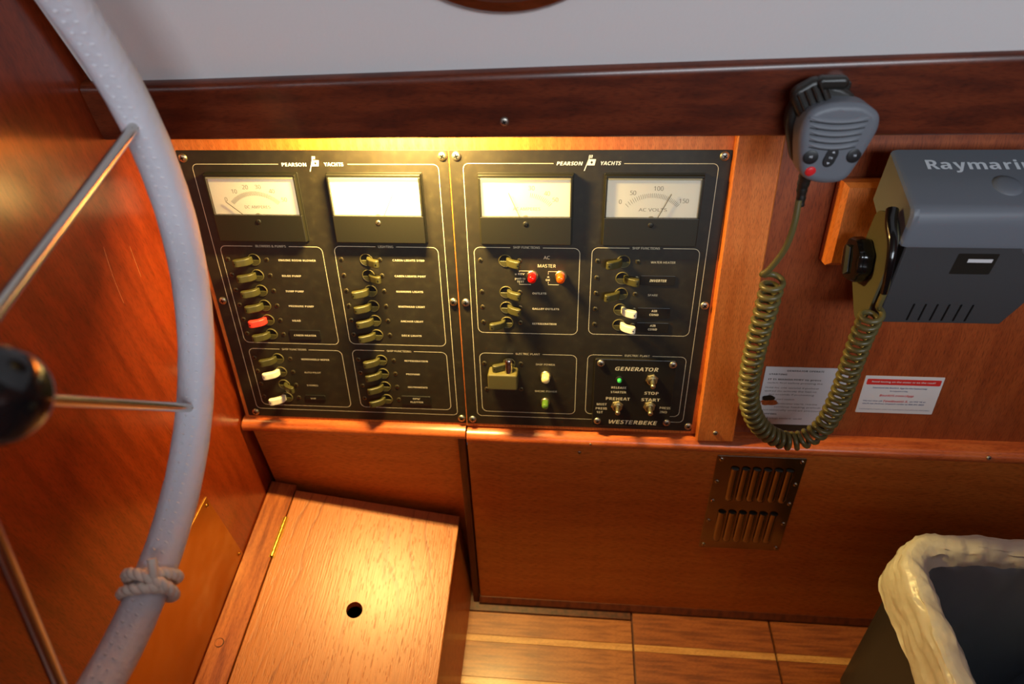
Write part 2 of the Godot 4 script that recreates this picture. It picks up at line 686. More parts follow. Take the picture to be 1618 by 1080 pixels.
func screw(parent: Node, p: Vector3, r: float, m: Material, b := Basis(), turn := 0.4, h := 0.0) -> MeshInstance3D:
	var hh := h if h > 0.0 else r * 0.55
	var key := "%.5f %.5f" % [r, hh]
	if not screws.has(key):
		screws[key] = screw_mesh(r, hh)
		var x := MB.new()
		for k in 2:
			x.box(Vector3(r * 1.0, r * 0.24, 0.0003), Vector3(0, 0, hh + 0.0001))
			x.v = MB.new().add(x, Transform3D(Basis(Vector3.BACK, PI / 2), Vector3.ZERO)).v
		var y := MB.new()
		y.box(Vector3(r * 1.0, r * 0.24, 0.0003), Vector3(0, 0, hh + 0.0001))
		y.box(Vector3(r * 0.24, r * 1.0, 0.0003), Vector3(0, 0, hh + 0.0001))
		screws[key + "x"] = y.mesh()
	var o := put(parent, "screw", screws[key], m, at(p, b * Basis(Vector3.BACK, turn)))
	if o.get_parent() == self or o.get_parent().get_parent() == self:
		put(o, "recess", screws[key + "x"], M.well)
	return o


func extrude_x(profile: Array, x0: float, x1: float) -> MB:
	# profile of Vector2(z, y), counter-clockwise seen from +x looking to -x with z to the left... turned as needed
	var r0 := PackedVector3Array()
	var r1 := PackedVector3Array()
	for p in profile:
		r0.append(Vector3(x0, p.y, p.x))
		r1.append(Vector3(x1, p.y, p.x))
	var area := 0.0
	for k in profile.size():
		area += profile[k].cross(profile[(k + 1) % profile.size()])
	var m := MB.new()
	# in the (y, z) plane seen from +x, counter-clockwise means y to z: Vector2(z, y) area negative
	return m.loft([r0, r1] if area < 0.0 else [r1, r0])


func trims() -> void:
	# dark fascia rail: rounded top edge, higher towards the right, hanging in front of the panels
	var rings := []
	for k in 41:
		var x := lerpf(XL + 0.001, 1.7, k / 40.0)
		var top := 0.1095 + 0.013 * clampf((x - 0.0) / 0.5, -0.5, 2.0)
		var bot := 0.0505 + 0.002 * clampf(x / 0.5, -0.6, 2.0)
		var r := PackedVector3Array()
		for p in [Vector2(0.065, bot), Vector2(0.0815, bot), Vector2(0.083, bot + 0.0015), Vector2(0.083, top - 0.009), Vector2(0.0823, top - 0.005), Vector2(0.080, top - 0.002), Vector2(0.0765, top - 0.0005), Vector2(0.072, top), Vector2(0.065, top)]:
			r.append(Vector3(x, p.y, p.x))
		rings.append(r)
	rings.reverse()
	var rail := MB.new()
	rail.loft(rings)
	var ro := struct("trim_1", rail.mesh(), M.rail)
	screw(ro, Vector3(0.069, 0.0665, 0.0828), 0.0042, M.steel_soft)
	# soffit that closes the space behind the rail
	struct("trim_2", span(Vector3(XL, 0.094, -0.045), Vector3(1.7, 0.104, 0.0648)), M.rail)
	# nosing below the panels, in two lengths, the right one stands slightly lower and further out
	var prof := [Vector2(0.060, -0.380), Vector2(0.087, -0.380), Vector2(0.0905, -0.3785), Vector2(0.0925, -0.3755), Vector2(0.0925, -0.3715), Vector2(0.0905, -0.3675), Vector2(0.086, -0.3645), Vector2(0.079, -0.3632), Vector2(0.060, -0.3632)]
	struct("trim_3", extrude_x(prof, XL + 0.003, -0.0045).mesh(), M.nosing)
	var prof2 := []
	for p in prof:
		prof2.append(p + Vector2(0.0025, -0.0045))
	var n2 := struct("trim_4", extrude_x(prof2, -0.0025, 1.7).mesh(), M.nosing)
	screw(n2, Vector3(0.672, -0.3725, 0.0935), 0.003, M.steel_soft, Basis(Vector3.RIGHT, -0.5))
	screw(n2, Vector3(0.166, -0.3745, 0.0945), 0.0016, M.steel_soft, Basis(Vector3.RIGHT, -0.2))
	# batten where the lower bulkheads meet
	struct("trim_5", MB.new().box(Vector3(0.0105, 0.40, 0.012), Vector3(-0.0115, -0.19, -0.003), 0.001).mesh(), M.dark_wood, at(LOW_TOP, low_basis))
	# cove at the foot of the lower bulkhead
	struct("trim_6", extrude_x([Vector2(0.12, FLOOR_Y), Vector2(0.146, FLOOR_Y), Vector2(0.146, FLOOR_Y + 0.006), Vector2(0.139, FLOOR_Y + 0.013), Vector2(0.12, FLOOR_Y + 0.013)], -0.006, 1.7).mesh(), M.dark_wood)
	# upright board between the panels and the recess
	var sb := struct("trim_7", MB.new().box(Vector3(0.0475, 0.412, 0.012), Vector3(0.3225, -0.174, 0.0055), 0.0015).mesh(), M.strip, at(Vector3(0, 0, 0), panel_basis * Basis(Vector3.BACK, deg_to_rad(0.9))))
	screw(sb, Vector3(0.3215, -0.3655, 0.0115), 0.0034, M.steel_soft)
	# dark wooden boss on the white panel, only its foot in view
	var an := deg_to_rad(15.7)
	var wb := Basis(Vector3.RIGHT, Vector3(0, cos(an), sin(an)), Vector3(0, -sin(an), cos(an)))
	var d := thing("wall_plaque", "round dark mahogany plaque with a stepped edge on the white panel", "plaque", at(Vector3(0.077, 0.10, 0.0722) + wb * Vector3(0, 0.064 + 0.115, 0), wb))
	var ax := Basis(Vector3.RIGHT, PI / 2)
	put(d, "base", MB.new().lathe([Vector2(0.113, 0), Vector2(0.115, 0.002), Vector2(0.115, 0.007), Vector2(0.112, 0.010), Vector2(0.104, 0.011), Vector2(0.101, 0.015), Vector2(0.094, 0.018), Vector2(0, 0.018)], 64, Transform3D(ax, Vector3.ZERO)).mesh(), M.rail)
	put(d, "boss", MB.new().lathe([Vector2(0.07, 0.017), Vector2(0.07, 0.026), Vector2(0.066, 0.030), Vector2(0, 0.031)], 48, Transform3D(ax, Vector3.ZERO)).mesh(), M.brass)


func floor_boards() -> void:
	var fl := struct("floor", span(Vector3(XL - 0.03, FLOOR_Y - 0.04, -0.2), Vector3(1.83, FLOOR_Y - 0.006, 2.0)), M.dark_wood)
	var teak := [M.teak, M.teak_red]
	# margin board along the bulkhead; its dark tone stands in for floor shadow
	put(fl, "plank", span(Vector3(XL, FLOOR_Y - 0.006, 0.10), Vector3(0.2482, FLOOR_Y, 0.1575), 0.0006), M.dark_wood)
	var bays := [[XL, 0.2482, 0], [0.2518, 0.4712, 1], [0.4748, 0.80, 1], [0.8036, 1.7, 0]]
	for bay in bays:
		var z := 0.1595 if bay[0] < 0.0 else 0.110
		var k := 0
		while z < 1.2:
			var a := 0.1970 - z if k == 0 else 0.0545
			put(fl, "plank", span(Vector3(bay[0], FLOOR_Y - 0.006, z), Vector3(bay[1], FLOOR_Y, z + a), 0.0005), teak[bay[2]])
			z += a + 0.0003
			put(fl, "holly_strip", span(Vector3(bay[0], FLOOR_Y - 0.006, z), Vector3(bay[1], FLOOR_Y - 0.0002, z + 0.0105)), M.holly)
			z += 0.0108
			k += 1
	put(fl, "plank", span(Vector3(XL, FLOOR_Y - 0.006, 1.27), Vector3(1.75, FLOOR_Y, 1.95)), M.teak)


func console_lamp() -> void:
	# slim courtesy light under the soffit, hidden from the photograph by the rail
	var lp := Vector3(-0.045, 0.094, 0.050)
	var d := thing("console_lamp", "slim strip lamp tucked behind the dark rail above the switch panels", "lamp", at(lp))
	put(d, "housing", MB.new().box(Vector3(0.120, 0.018, 0.026), Vector3(0, -0.009, 0), 0.002).mesh(20.0), M.black)
	var glow := flat(c8(255, 240, 210), 0.4)
	glow.emission_enabled = true
	glow.emission = LAMP_LINEAR.linear_to_srgb()
	glow.emission_energy_multiplier = 2.0
	put(d, "lamp_lens", MB.new().box(Vector3(0.100, 0.004, 0.018), Vector3(0, -0.0195, 0), 0.0015).mesh(20.0), glow)
	var l := AreaLight3D.new()
	l.name = "lamp_light"
	l.area_size = Vector2(0.100, 0.018)
	l.light_color = LAMP_LINEAR.linear_to_srgb()
	l.light_energy = LAMP_ENERGY
	l.set("area_range", 6.0)
	l.shadow_enabled = true
	d.add_child(l)
	l.position = Vector3(0, -0.0235, 0)
	l.rotation = Vector3(-PI / 2, 0, 0)


# ------------------------------------------------------------------ control panels
# all sizes in panel millimetres: u to the right, v downwards from the top edge
func uv(u: float, v: float, z := 0.0) -> Vector3:
	return Vector3(u, -v, z) * 0.001


var switch_parts := {}


func toggle(parent: Node, u: float, v: float, right: bool, m: Material, label := "") -> void:
	if switch_parts.is_empty():
		var ax := Basis(Vector3.RIGHT, PI / 2)
		switch_parts.bezel = MB.new().lathe([Vector2(0.0069, 0.0), Vector2(0.0079, 0.0), Vector2(0.0079, 0.0007), Vector2(0.0074, 0.0011), Vector2(0.0069, 0.0008), Vector2(0.0069, 0.0)], 28, Transform3D(ax, Vector3.ZERO)).mesh()
		switch_parts.well = MB.new().lathe([Vector2(0.0069, 0.0), Vector2(0.0069, 0.0003), Vector2(0, 0.0003)], 24, Transform3D(ax, Vector3.ZERO)).mesh()
		# lit half-moon of the switch body in the lower half of the hole
		var moon := PackedVector2Array()
		for k in 13:
			var q := PI + PI * k / 12.0
			moon.append(Vector2(cos(q) * 0.0066, sin(q) * 0.0066 - 0.0004))
		switch_parts.moon = MB.new().prism(moon, 0.0012, 0.0003, 1).mesh()
		var lev := [Vector2(-0.0010, 0.0002), Vector2(-0.0022, 0.0070), Vector2(-0.0060, 0.0112), Vector2(-0.0150, 0.0162), Vector2(-0.0190, 0.0162), Vector2(-0.0208, 0.0136), Vector2(-0.0198, 0.0104), Vector2(-0.0122, 0.0074), Vector2(-0.0076, 0.0046), Vector2(-0.0062, 0.0002)]
		for side in 2:
			var pts := []
			for p in lev:
				pts.append(Vector2(p.x if side == 0 else -p.x * 0.92, p.y))
			if side == 0:
				pts.reverse()
				pts.reverse()
			else:
				pts.reverse()
			var poly := round_poly(pts, 0.0018, 3)
			if Geometry2D.is_polygon_clockwise(poly):
				poly.reverse()
			# extruded along the panel's up direction
			switch_parts["lever%d" % side] = MB.new().prism(poly, 0.0092, 0.0014, 3, Transform3D(Basis(Vector3.RIGHT, Vector3.BACK, Vector3.DOWN), Vector3(0, 0.0046, 0))).mesh(40.0)
		switch_parts.dimple = MB.new().lathe([Vector2(0.0009, 0), Vector2(0.0009, 0.00015), Vector2(0, 0.00015)], 10, Transform3D(ax, Vector3.ZERO)).mesh()
	var o := put(parent, "toggle_switch", switch_parts.bezel, M.collar, at(uv(u, v)))
	if label:
		o.set_meta("label", label)
	put(o, "well", switch_parts.well, M.well)
	put(o, "switch_body", switch_parts.moon, M.lever)
	put(o, "lever", switch_parts["lever%d" % (1 if right else 0)], m)
	var s := -1.0 if right else 1.0
	put(o, "dimple", switch_parts.dimple, M.well, at(Vector3(-0.0172 * s * (0.92 if right else 1.0), 0, 0.0162), Basis(Vector3.UP, -0.02 * s)))


func frame_line(parent: Node, u0: float, v0: float, u1: float, v1: float, r: float, g0: float, g1: float, w := 0.62) -> void:
	# rounded outline with a gap in its top side between g0 and g1, drawn as one printed line
	var p := PackedVector2Array()
	p.append(Vector2(g0, -v0))
	for c in [[u0 + r, v0 + r, 90.0], [u0 + r, v1 - r, 180.0], [u1 - r, v1 - r, 270.0], [u1 - r, v0 + r, 0.0]]:
		for k in 7:
			var q := deg_to_rad(c[2] + 90.0 * k / 6.0)
			p.append(Vector2(c[0] + r * cos(q), -c[1] + r * sin(q)))
	p.append(Vector2(g1, -v0))
	for k in p.size():
		p[k] *= 0.001
	put(parent, "printed_outline", MB.new().strip(p, w * 0.001, 0.00012).mesh(), M.print)


func label_at(parent: Node, s: String, u0: float, u1: float, v: float, cap: float, bold := false, italic := false, m: Material = null, z := 0.14) -> void:
	lettering(parent, s, uv((u0 + u1) / 2, v, z), (u1 - u0) * 0.001, cap * 0.001, m if m else M.print, bold, italic)


func emblem(parent: Node, u: float, v: float) -> void:
	# house flag on a slanted staff with three short bars above it
	var m := MB.new()
	m.strip(PackedVector2Array([Vector2(-6.2, -8.5) * 0.001, Vector2(-1.2, 5.2) * 0.001]), 0.0009, 0.00014)
	var outer := PackedVector2Array([Vector2(-4.0, -2.6), Vector2(4.6, -2.6), Vector2(6.0, 4.0), Vector2(-1.6, 4.0)])
	var inner := PackedVector2Array([Vector2(0.0, 0.3), Vector2(1.6, -1.2), Vector2(3.0, 0.8), Vector2(1.3, 2.3)])
	for k in 4:
		var j := (k + 1) % 4
		var a := outer[k] * 0.001; var b := outer[j] * 0.001; var c := inner[j] * 0.001; var d := inner[k] * 0.001
		m.quad(Vector3(a.x, a.y, 0.00014), Vector3(b.x, b.y, 0.00014), Vector3(c.x, c.y, 0.00014), Vector3(d.x, d.y, 0.00014))
	for k in 3:
		var x := -1.6 + 1.5 * k
		m.strip(PackedVector2Array([Vector2(x, 5.2) * 0.001, Vector2(x + 0.6, 8.4) * 0.001]), 0.0008, 0.00014)
	put(parent, "emblem", m.mesh(), M.print_white, at(uv(u, v)))


func arc_ticks(cx: float, cy: float, r0: float, r1: float, angles: Array, w: float) -> MB:
	var m := MB.new()
	for a in angles:
		var q := deg_to_rad(90.0 - a)
		var d := Vector2(cos(q), sin(q))
		m.strip(PackedVector2Array([(Vector2(cx, cy) + d * r0) * 0.001, (Vector2(cx, cy) + d * r1) * 0.001]), w * 0.001, 0.0)
	return m


func meter(parent: Node, u0: float, u1: float, v0: float, name_text: String, digits: Array, needle_deg: float, ticks: Array, label: String) -> void:
	# case 9 mm proud of the plate: black lower cover, framed window with a dial behind a clear pane
	var w := u1 - u0
	var h := 80.0
	var z := 8.0
	var o := put(parent, "analog_meter", MB.new().prism(rrect(-w / 2 * 0.001 - 0.0012, -h * 0.001 - 0.0010, w / 2 * 0.001 + 0.0012, 0.0010, 0.0012, 2), 0.0016, 0.0004, 1).mesh(20.0), M.meter_case, at(uv((u0 + u1) / 2, v0)))
	o.set_meta("label", label)
	var split := 47.0
	var cov := put(o, "lower_cover", MB.new().prism(rrect(-w / 2 * 0.001, -h * 0.001, w / 2 * 0.001, -split * 0.001, 0.0010, 2), (z - 1.6) * 0.001, 0.0010, 2, at(Vector3(0, 0, 0.0016))).mesh(20.0), M.meter_case)
	# window frame: top and side bars of thick clear plastic over a dark surround
	var fr := MB.new()
	var hw := w / 2
	fr.box(Vector3(w * 0.001, 0.0030, (z - 1.6) * 0.001), Vector3(0, -0.0015, (1.6 + z) / 2 * 0.001), 0.0006)
	for s in [-1.0, 1.0]:
		fr.box(Vector3(0.0024, (split - 3.0) * 0.001, (z - 1.6) * 0.001), Vector3(s * (hw - 1.2) * 0.001, -(split + 3.0) / 2 * 0.001, (1.6 + z) / 2 * 0.001), 0.0006)
	put(o, "window_frame", fr.mesh(20.0), M.meter_case)
	var lip := MB.new()
	lip.box(Vector3((w - 4.8) * 0.001, 0.0022, 0.0010), Vector3(0, -0.0041, (z - 1.0) * 0.001), 0.0003)
	put(o, "clear_lip", lip.mesh(20.0), M.rim_clear)
	put(o, "dial", MB.new().box(Vector3((w - 4.4) * 0.001, (split - 2.5) * 0.001, 0.0008), Vector3(0, -(split + 2.5) / 2 * 0.001, 0.0042)).mesh(), M.dial)
	var zt := 0.00468
	var cy := -62.0
	if ticks:
		put(o, "scale_marks", arc_ticks(0, cy, 37.0, 42.0, ticks, 0.45).mesh(), M.dial_print, at(Vector3(0, 0, zt)))
	for d in digits:
		var q := deg_to_rad(90.0 - d[1])
		lettering(o, d[0], Vector3(cos(q) * 47.5 * 0.001, (cy + sin(q) * 47.5) * 0.001, zt), 0.0, 0.0048, M.dial_print)
	if name_text:
		lettering(o, name_text, Vector3(0.001, -0.0385, zt), 0.0009 * 34.0, 0.0036, M.dial_print)
	var qn := deg_to_rad(90.0 - needle_deg)
	var dn := Vector2(cos(qn), sin(qn))
	var nd := MB.new()
	var a := Vector2(0, cy) + dn * ((split + 0.0 - 62.0) / -dn.y if false else 16.0)
	var b := Vector2(0, cy) + dn * 46.0
	nd.tube(PackedVector3Array([Vector3(a.x, a.y, 0) * 0.001, Vector3(b.x, b.y, 0) * 0.001]), 0.00038, 6)
	put(o, "needle", nd.mesh(), M.needle, at(Vector3(0, 0, 0.0068)))
	# pivot boss peeping over the cover
	put(o, "pivot_boss", MB.new().lathe([Vector2(0.0045, 0), Vector2(0.0045, 0.0010), Vector2(0, 0.0010)], 20, Transform3D(Basis(Vector3.RIGHT, PI / 2), Vector3(0, -0.0502, 0.0047))).mesh(), M.dial_print)
	put(o, "pane", MB.new().box(Vector3((w - 4.8) * 0.001, (split - 3.0) * 0.001, 0.0006), Vector3(0, -(split + 3.0) / 2 * 0.001, 0.0079)).mesh(), M.clear)
	var s := MB.new()
	put(o, "adjuster", screw_mesh(0.0030, 0.0010), M.nickel if label.contains("blank") or label.contains("washed") else M.meter_case, at(Vector3(0.0, -0.0550, z * 0.001)))
	put(o, "slot", MB.new().box(Vector3(0.0042, 0.0007, 0.0003), Vector3(0, 0, 0.00105)).mesh(), M.well, at(Vector3(0.0, -0.0550, z * 0.001), Basis(Vector3.BACK, 0.7)))


func faceplate(o: Node, u0: float, u1: float) -> MeshInstance3D:
	return put(o, "faceplate", MB.new().prism(rrect(u0 * 0.001, -0.368, u1 * 0.001, 0.0, 0.0015, 2), 0.003, 0.0005, 1, at(Vector3(0, 0, -0.003))).mesh(20.0), M.plate)


func name_plate(parent: Node, u0: float, v0: float, u1: float, v1: float) -> void:
	put(parent, "label_plate", MB.new().prism(rrect(u0 * 0.001, -v1 * 0.001, u1 * 0.001, -v0 * 0.001, 0.0012, 3), 0.0012, 0.0004, 2).mesh(20.0), M.black)


func corner_screws(o: Node, list: Array, m: Material) -> void:
	for k in list.size():
		screw(o, uv(list[k][0], list[k][1]), 0.0051, m, Basis(), 0.3 + 0.7 * k)


func small_screws(o: Node, list: Array) -> void:
	for k in list.size():
		screw(o, uv(list[k][0], list[k][1], -0.6), 0.0032, M.bronze, Basis(), 0.2 + 0.9 * k, 0.0012)


func panel_left() -> void:
	var o := thing("breaker_panel", "black switch panel nearest the steering wheel, with DC ammeter and red toggle", "control panel", at(Vector3.ZERO, panel_basis))
	var f := faceplate(o, -314.5, -3.2)
	frame_line(f, -299.0, 15.4, -14.8, 354.5, 6.0, -197.0, -117.0)
	label_at(f, "PEARSON", -193.0, -164.5, 15.8, 4.0, true, false, M.print_white)
	label_at(f, "YACHTS", -144.0, -122.0, 15.5, 4.0, true, false, M.print_white)
	emblem(f, -155.2, 15.0)
	var t50 := []
	for k in 51:
		t50.append(-44.0 + 88.0 * k / 50.0)
	meter(o, -284.5, -177.5, 25.0, "DC AMPERES", [["0", -47.0], ["10", -28.5], ["20", -10.5], ["30", 8.0], ["40", 27.5], ["50", 47.0]], -49.0, t50, "direct current ammeter, needle resting near zero")
	meter(o, -141.5, -35.0, 25.0, "", [], 27.0, [], "meter with a blank glaring dial")
	frame_line(f, -291.3, 113.5, -163.8, 248.0, 7.0, -250.0, -204.5)
	label_at(f, "BLOWERS & PUMPS", -246.0, -208.2, 113.3, 2.7)
	frame_line(f, -148.8, 112.3, -23.0, 246.3, 7.0, -98.0, -73.0)
	label_at(f, "LIGHTING", -94.6, -76.6, 112.2, 2.7)
	frame_line(f, -289.2, 257.3, -162.4, 347.6, 7.0, -246.0, -206.5)
	label_at(f, "SHIP FUNCTIONS", -242.7, -209.8, 257.2, 2.7)
	frame_line(f, -148.2, 255.6, -23.2, 346.2, 7.0, -105.0, -66.0)
	label_at(f, "SHIP FUNCTIONS", -101.4, -69.4, 255.7, 2.7)
	var rows := [["ENGINE ROOM BLOWER", -220.9, -174.2], ["BILGE PUMP", -220.8, -196.6], ["SUMP PUMP", -220.2, -197.0], ["PRESSURE PUMP", -220.5, -187.9], ["HEAD", -220.0, -209.0], ["CABIN HEATER", -221.4, -191.8]]
	for k in 6:
		var v := 130.9 + 20.75 * k
		if k == 5:
			name_plate(f, -227.0, 227.5, -186.0, 241.5)
		label_at(f, rows[k][0], rows[k][1], rows[k][2], v + 0.3, 2.5, true, false, null, 1.35 if k == 5 else 0.14)
		toggle(o, -251.8, v, false, M.lever_red if k == 4 else M.lever, "toggle switch with a red lever" if k == 4 else "")
		small_screws(o, [[-285.2, v], [-235.8, v]])
	rows = [["CABIN LIGHTS STBD", -79.3, -40.6], ["CABIN LIGHTS PORT", -79.0, -40.7], ["RUNNING LIGHTS", -79.2, -45.9], ["MASTHEAD LIGHT", -78.9, -45.3], ["ANCHOR LIGHT", -78.4, -49.4], ["DECK LIGHTS", -79.1, -53.5]]
	for k in 6:
		var v := 129.0 + 20.6 * k
		label_at(f, rows[k][0], rows[k][1], rows[k][2], v + 0.2, 2.5, true)
		toggle(o, -111.2, v, k < 2, M.lever, "toggle switch thrown to the right" if k < 2 else "")
		small_screws(o, [[-142.2, v + 0.3], [-94.6, v]])
	rows = [["WINDSHIELD WIPER", -219.4, -181.0], ["AUTO PILOT", -219.0, -196.2], ["STEREO", -219.3, -203.7], ["VHF", -217.5, -209.7]]
	for k in 4:
		var v := 271.8 + 20.7 * k
		if k == 3:
			name_plate(f, -224.5, 329.0, -196.5, 336.5)
		label_at(f, rows[k][0], rows[k][1], rows[k][2], v + 0.2, 2.5, k == 0, false, null, 1.35 if k == 3 else 0.14)
		toggle(o, -251.0, v, k == 2, M.lever_white if k % 2 == 1 else M.lever, "toggle switch with a white lever" if k % 2 == 1 else "")
		small_screws(o, [[-284.0, v], [-234.5, v]])
	rows = [["REFRIGERATION", -79.5, -48.8], ["PROPANE", -79.4, -61.2], ["INSTRUMENTS", -79.4, -52.7]]
	for k in 4:
		var v := 270.0 + 20.6 * k
		if k < 3:
			label_at(f, rows[k][0], rows[k][1], rows[k][2], v, 2.5, true)
		toggle(o, -110.5, v, false, M.lever)
		small_screws(o, [[-141.5, v], [-94.0, v]])
	name_plate(f, -89.8, 325.2, -50.0, 339.5)
	label_at(f, "GPS/", -74.1, -64.1, 329.1, 2.6, true, false, null, 1.35)
	label_at(f, "PLOTTER", -77.9, -60.3, 334.6, 2.6, true, false, null, 1.35)
	corner_screws(o, [[-307.0, 8.4], [-9.6, 6.4], [-305.8, 187.4], [-9.3, 182.9], [-302.2, 360.8], [-9.5, 359.4]], M.nickel)


func indicator(parent: Node, u: float, v: float, m: Material, label: String, r := 5.2) -> void:
	var ax := Transform3D(Basis(Vector3.RIGHT, PI / 2), Vector3.ZERO)
	var k := r * 0.001
	var o := put(parent, "indicator_light", MB.new().lathe([Vector2(k * 1.32, 0), Vector2(k * 1.32, 0.0016), Vector2(k * 1.2, 0.0024), Vector2(k * 1.02, 0.0024), Vector2(k * 1.02, 0.0008), Vector2(0, 0.0008)], 28, ax).mesh(), M.nickel, at(uv(u, v)))
	o.set_meta("label", label)
	put(o, "lens", MB.new().lathe([Vector2(k, 0.0006), Vector2(k, 0.0095), Vector2(k * 0.93, 0.0118), Vector2(k * 0.72, 0.0132), Vector2(k * 0.4, 0.0138), Vector2(0, 0.0139)], 24, ax).mesh(50.0), m)


func panel_right() -> void:
	var o := thing("breaker_panel", "black switch panel right of the seam, with AC meters and coloured indicator lamps", "control panel", at(Vector3.ZERO, panel_basis))
	var f := faceplate(o, -2.2, 299.0)
	frame_line(f, 12.6, 14.3, 286.3, 353.8, 6.0, 111.5, 187.0)
	label_at(f, "PEARSON", 115.3, 142.6, 14.2, 4.0, true, true, M.print_white)
	label_at(f, "YACHTS", 161.7, 183.6, 13.9, 4.0, true, true, M.print_white)
	emblem(f, 151.0, 13.6)
	var t3 := []
	for k in 13:
		t3.append(8.0 + 36.0 * k / 12.0)
	meter(o, 29.5, 133.0, 25.0, "AC AMPERES", [["30", 8.0], ["40", 30.0], ["50", 44.0]], -24.0, t3, "alternating current ammeter")
	var t4 := []
	for k in 31:
		t4.append(-44.0 + 88.0 * pow(k / 30.0, 0.85))
	meter(o, 168.0, 272.0, 25.0, "AC VOLTS", [["0", -47.0], ["50", -27.0], ["100", 6.5], ["150", 45.0]], 25.0, t4, "alternating current voltmeter, needle past its middle mark")
	frame_line(f, 19.8, 111.3, 143.3, 224.8, 7.0, 62.5, 100.5)
	label_at(f, "SHIP FUNCTIONS", 66.0, 96.9, 110.9, 2.7)
	frame_line(f, 157.2, 110.2, 278.8, 223.5, 7.0, 199.5, 237.5)
	label_at(f, "SHIP FUNCTIONS", 203.0, 233.8, 110.1, 2.7)
	frame_line(f, 19.8, 254.8, 143.8, 346.2, 7.0, 63.0, 100.5)
	label_at(f, "ELECTRIC PLANT", 66.5, 97.1, 254.8, 2.7)
	frame_line(f, 157.7, 253.3, 280.0, 344.7, 7.0, 200.5, 238.0)
	label_at(f, "ELECTRIC PLANT", 203.9, 234.6, 253.2, 2.7)
	label_at(f, "AC", 101.3, 108.6, 123.1, 4.0)
	label_at(f, "MASTER", 94.6, 115.7, 133.6, 4.0)
	var br := MB.new()
	for b in [[72.5, 86.5, 140.4, 142.3, 157.8, 155.2], [107.0, 119.5, 140.6, 144.5, 157.6, 154.0]]:
		br.strip(PackedVector2Array([Vector2(b[0], -b[3]) * 0.001, Vector2(b[0], -b[2]) * 0.001, Vector2(b[1], -b[2]) * 0.001]), 0.0006, 0.00012)
		br.strip(PackedVector2Array([Vector2(b[0], -b[5]) * 0.001, Vector2(b[0], -b[4]) * 0.001, Vector2(b[1], -b[4]) * 0.001]), 0.0006, 0.00012)
	put(f, "printed_bracket", br.mesh(), M.print)
	label_at(f, "± REV", 67.4, 78.9, 144.4, 2.5, true)
	label_at(f, "push to", 67.3, 79.8, 150.6, 2.5, true)
	label_at(f, "TEST", 69.6, 78.2, 154.2, 2.5, true)
	label_at(f, "±", 105.6, 108.4, 147.6, 2.5, true)
	label_at(f, "OK", 103.9, 109.1, 151.6, 2.5, true)
	indicator(o, 88.2, 146.4, M.red_lamp, "red indicator lamp")
	indicator(o, 121.8, 146.0, M.orange_lamp, "orange indicator lamp")
	var rows := [["OUTLETS", 88.0, 104.8], ["GALLEY OUTLETS", 87.9, 120.4], ["REFRIGERATION", 87.8, 117.4]]
	var vs := [127.6, 168.4, 189.1, 209.8]
	for k in 4:
		if k:
			label_at(f, rows[k - 1][0], rows[k - 1][1], rows[k - 1][2], vs[k] + 1.0, 2.5, true)
		toggle(o, 56.3, vs[k], k < 3, M.lever, "" if k < 3 else "toggle switch thrown to the left")
		small_screws(o, [[26.8, vs[k] + 0.1], [73.0, vs[k]]])
	var v4 := [126.6, 147.6, 167.8, 188.8, 209.7]
	for k in 5:
		toggle(o, 193.8, v4[k], k in [1, 3, 4], M.lever_white if k > 2 else M.lever, "toggle switch with a white lever" if k > 2 else "")
		small_screws(o, [[164.2, v4[k]], [210.3, v4[k] + 0.2]])
	label_at(f, "WATER HEATER", 225.0, 253.0, 127.2, 2.7)
	name_plate(f, 214.8, 143.6, 254.9, 156.0)
	label_at(f, "INVERTER", 225.6, 245.1, 149.7, 3.2, true, true, null, 1.35)
	label_at(f, "SPARE", 225.2, 236.5, 169.0, 2.6)
	for q in [185.4, 205.4]:
		name_plate(f, 214.2, q, 253.4, q + 13.6)
		label_at(f, "AIR", 231.0, 238.0, q + 3.9, 2.8, true, false, null, 1.35)
		label_at(f, "COND", 229.0, 239.8, q + 9.0, 2.8, true, false, null, 1.35)
	label_at(f, "SHIP POWER", 92.0, 116.6, 269.8, 2.6)
	label_at(f, "SHORE POWER", 90.8, 119.6, 311.1, 2.6)
	# transfer interlock: toggle with a sliding block and a spring plunger
	toggle(o, 57.6, 269.5, false, M.lever)
	var blk := put(o, "interlock_slide", MB.new().prism(rrect(-0.0190, -0.0115, 0.0190, 0.0115, 0.003, 4), 0.021, 0.0020, 3).mesh(30.0), M.collar, at(uv(50.5, 286.0, 0.0)))
	blk.set_meta("label", "grey interlock block sliding under a toggle switch")
	put(blk, "plunger", MB.new().lathe([Vector2(0.0052, 0.0), Vector2(0.0052, 0.012), Vector2(0.0048, 0.014), Vector2(0.0052, 0.015), Vector2(0.0052, 0.019), Vector2(0.0044, 0.0205), Vector2(0, 0.021)], 24, Transform3D(Basis(Vector3.RIGHT, -0.15), Vector3(0.0075, 0.0085, 0.0135))).mesh(), M.steel)
	small_screws(o, [[25.3, 270.1], [72.7, 269.5], [27.0, 310.3], [72.7, 309.0]])
	indicator(o, 105.0, 286.4, M.cream_lamp, "cream indicator lamp", 5.4)
	indicator(o, 104.7, 327.4, M.green_lamp, "small greenish indicator lamp", 4.6)
	corner_screws(o, [[5.9, 6.2], [290.9, 6.3], [6.3, 183.3], [292.6, 181.1], [5.6, 360.2], [293.9, 359.4]], M.steel_soft)


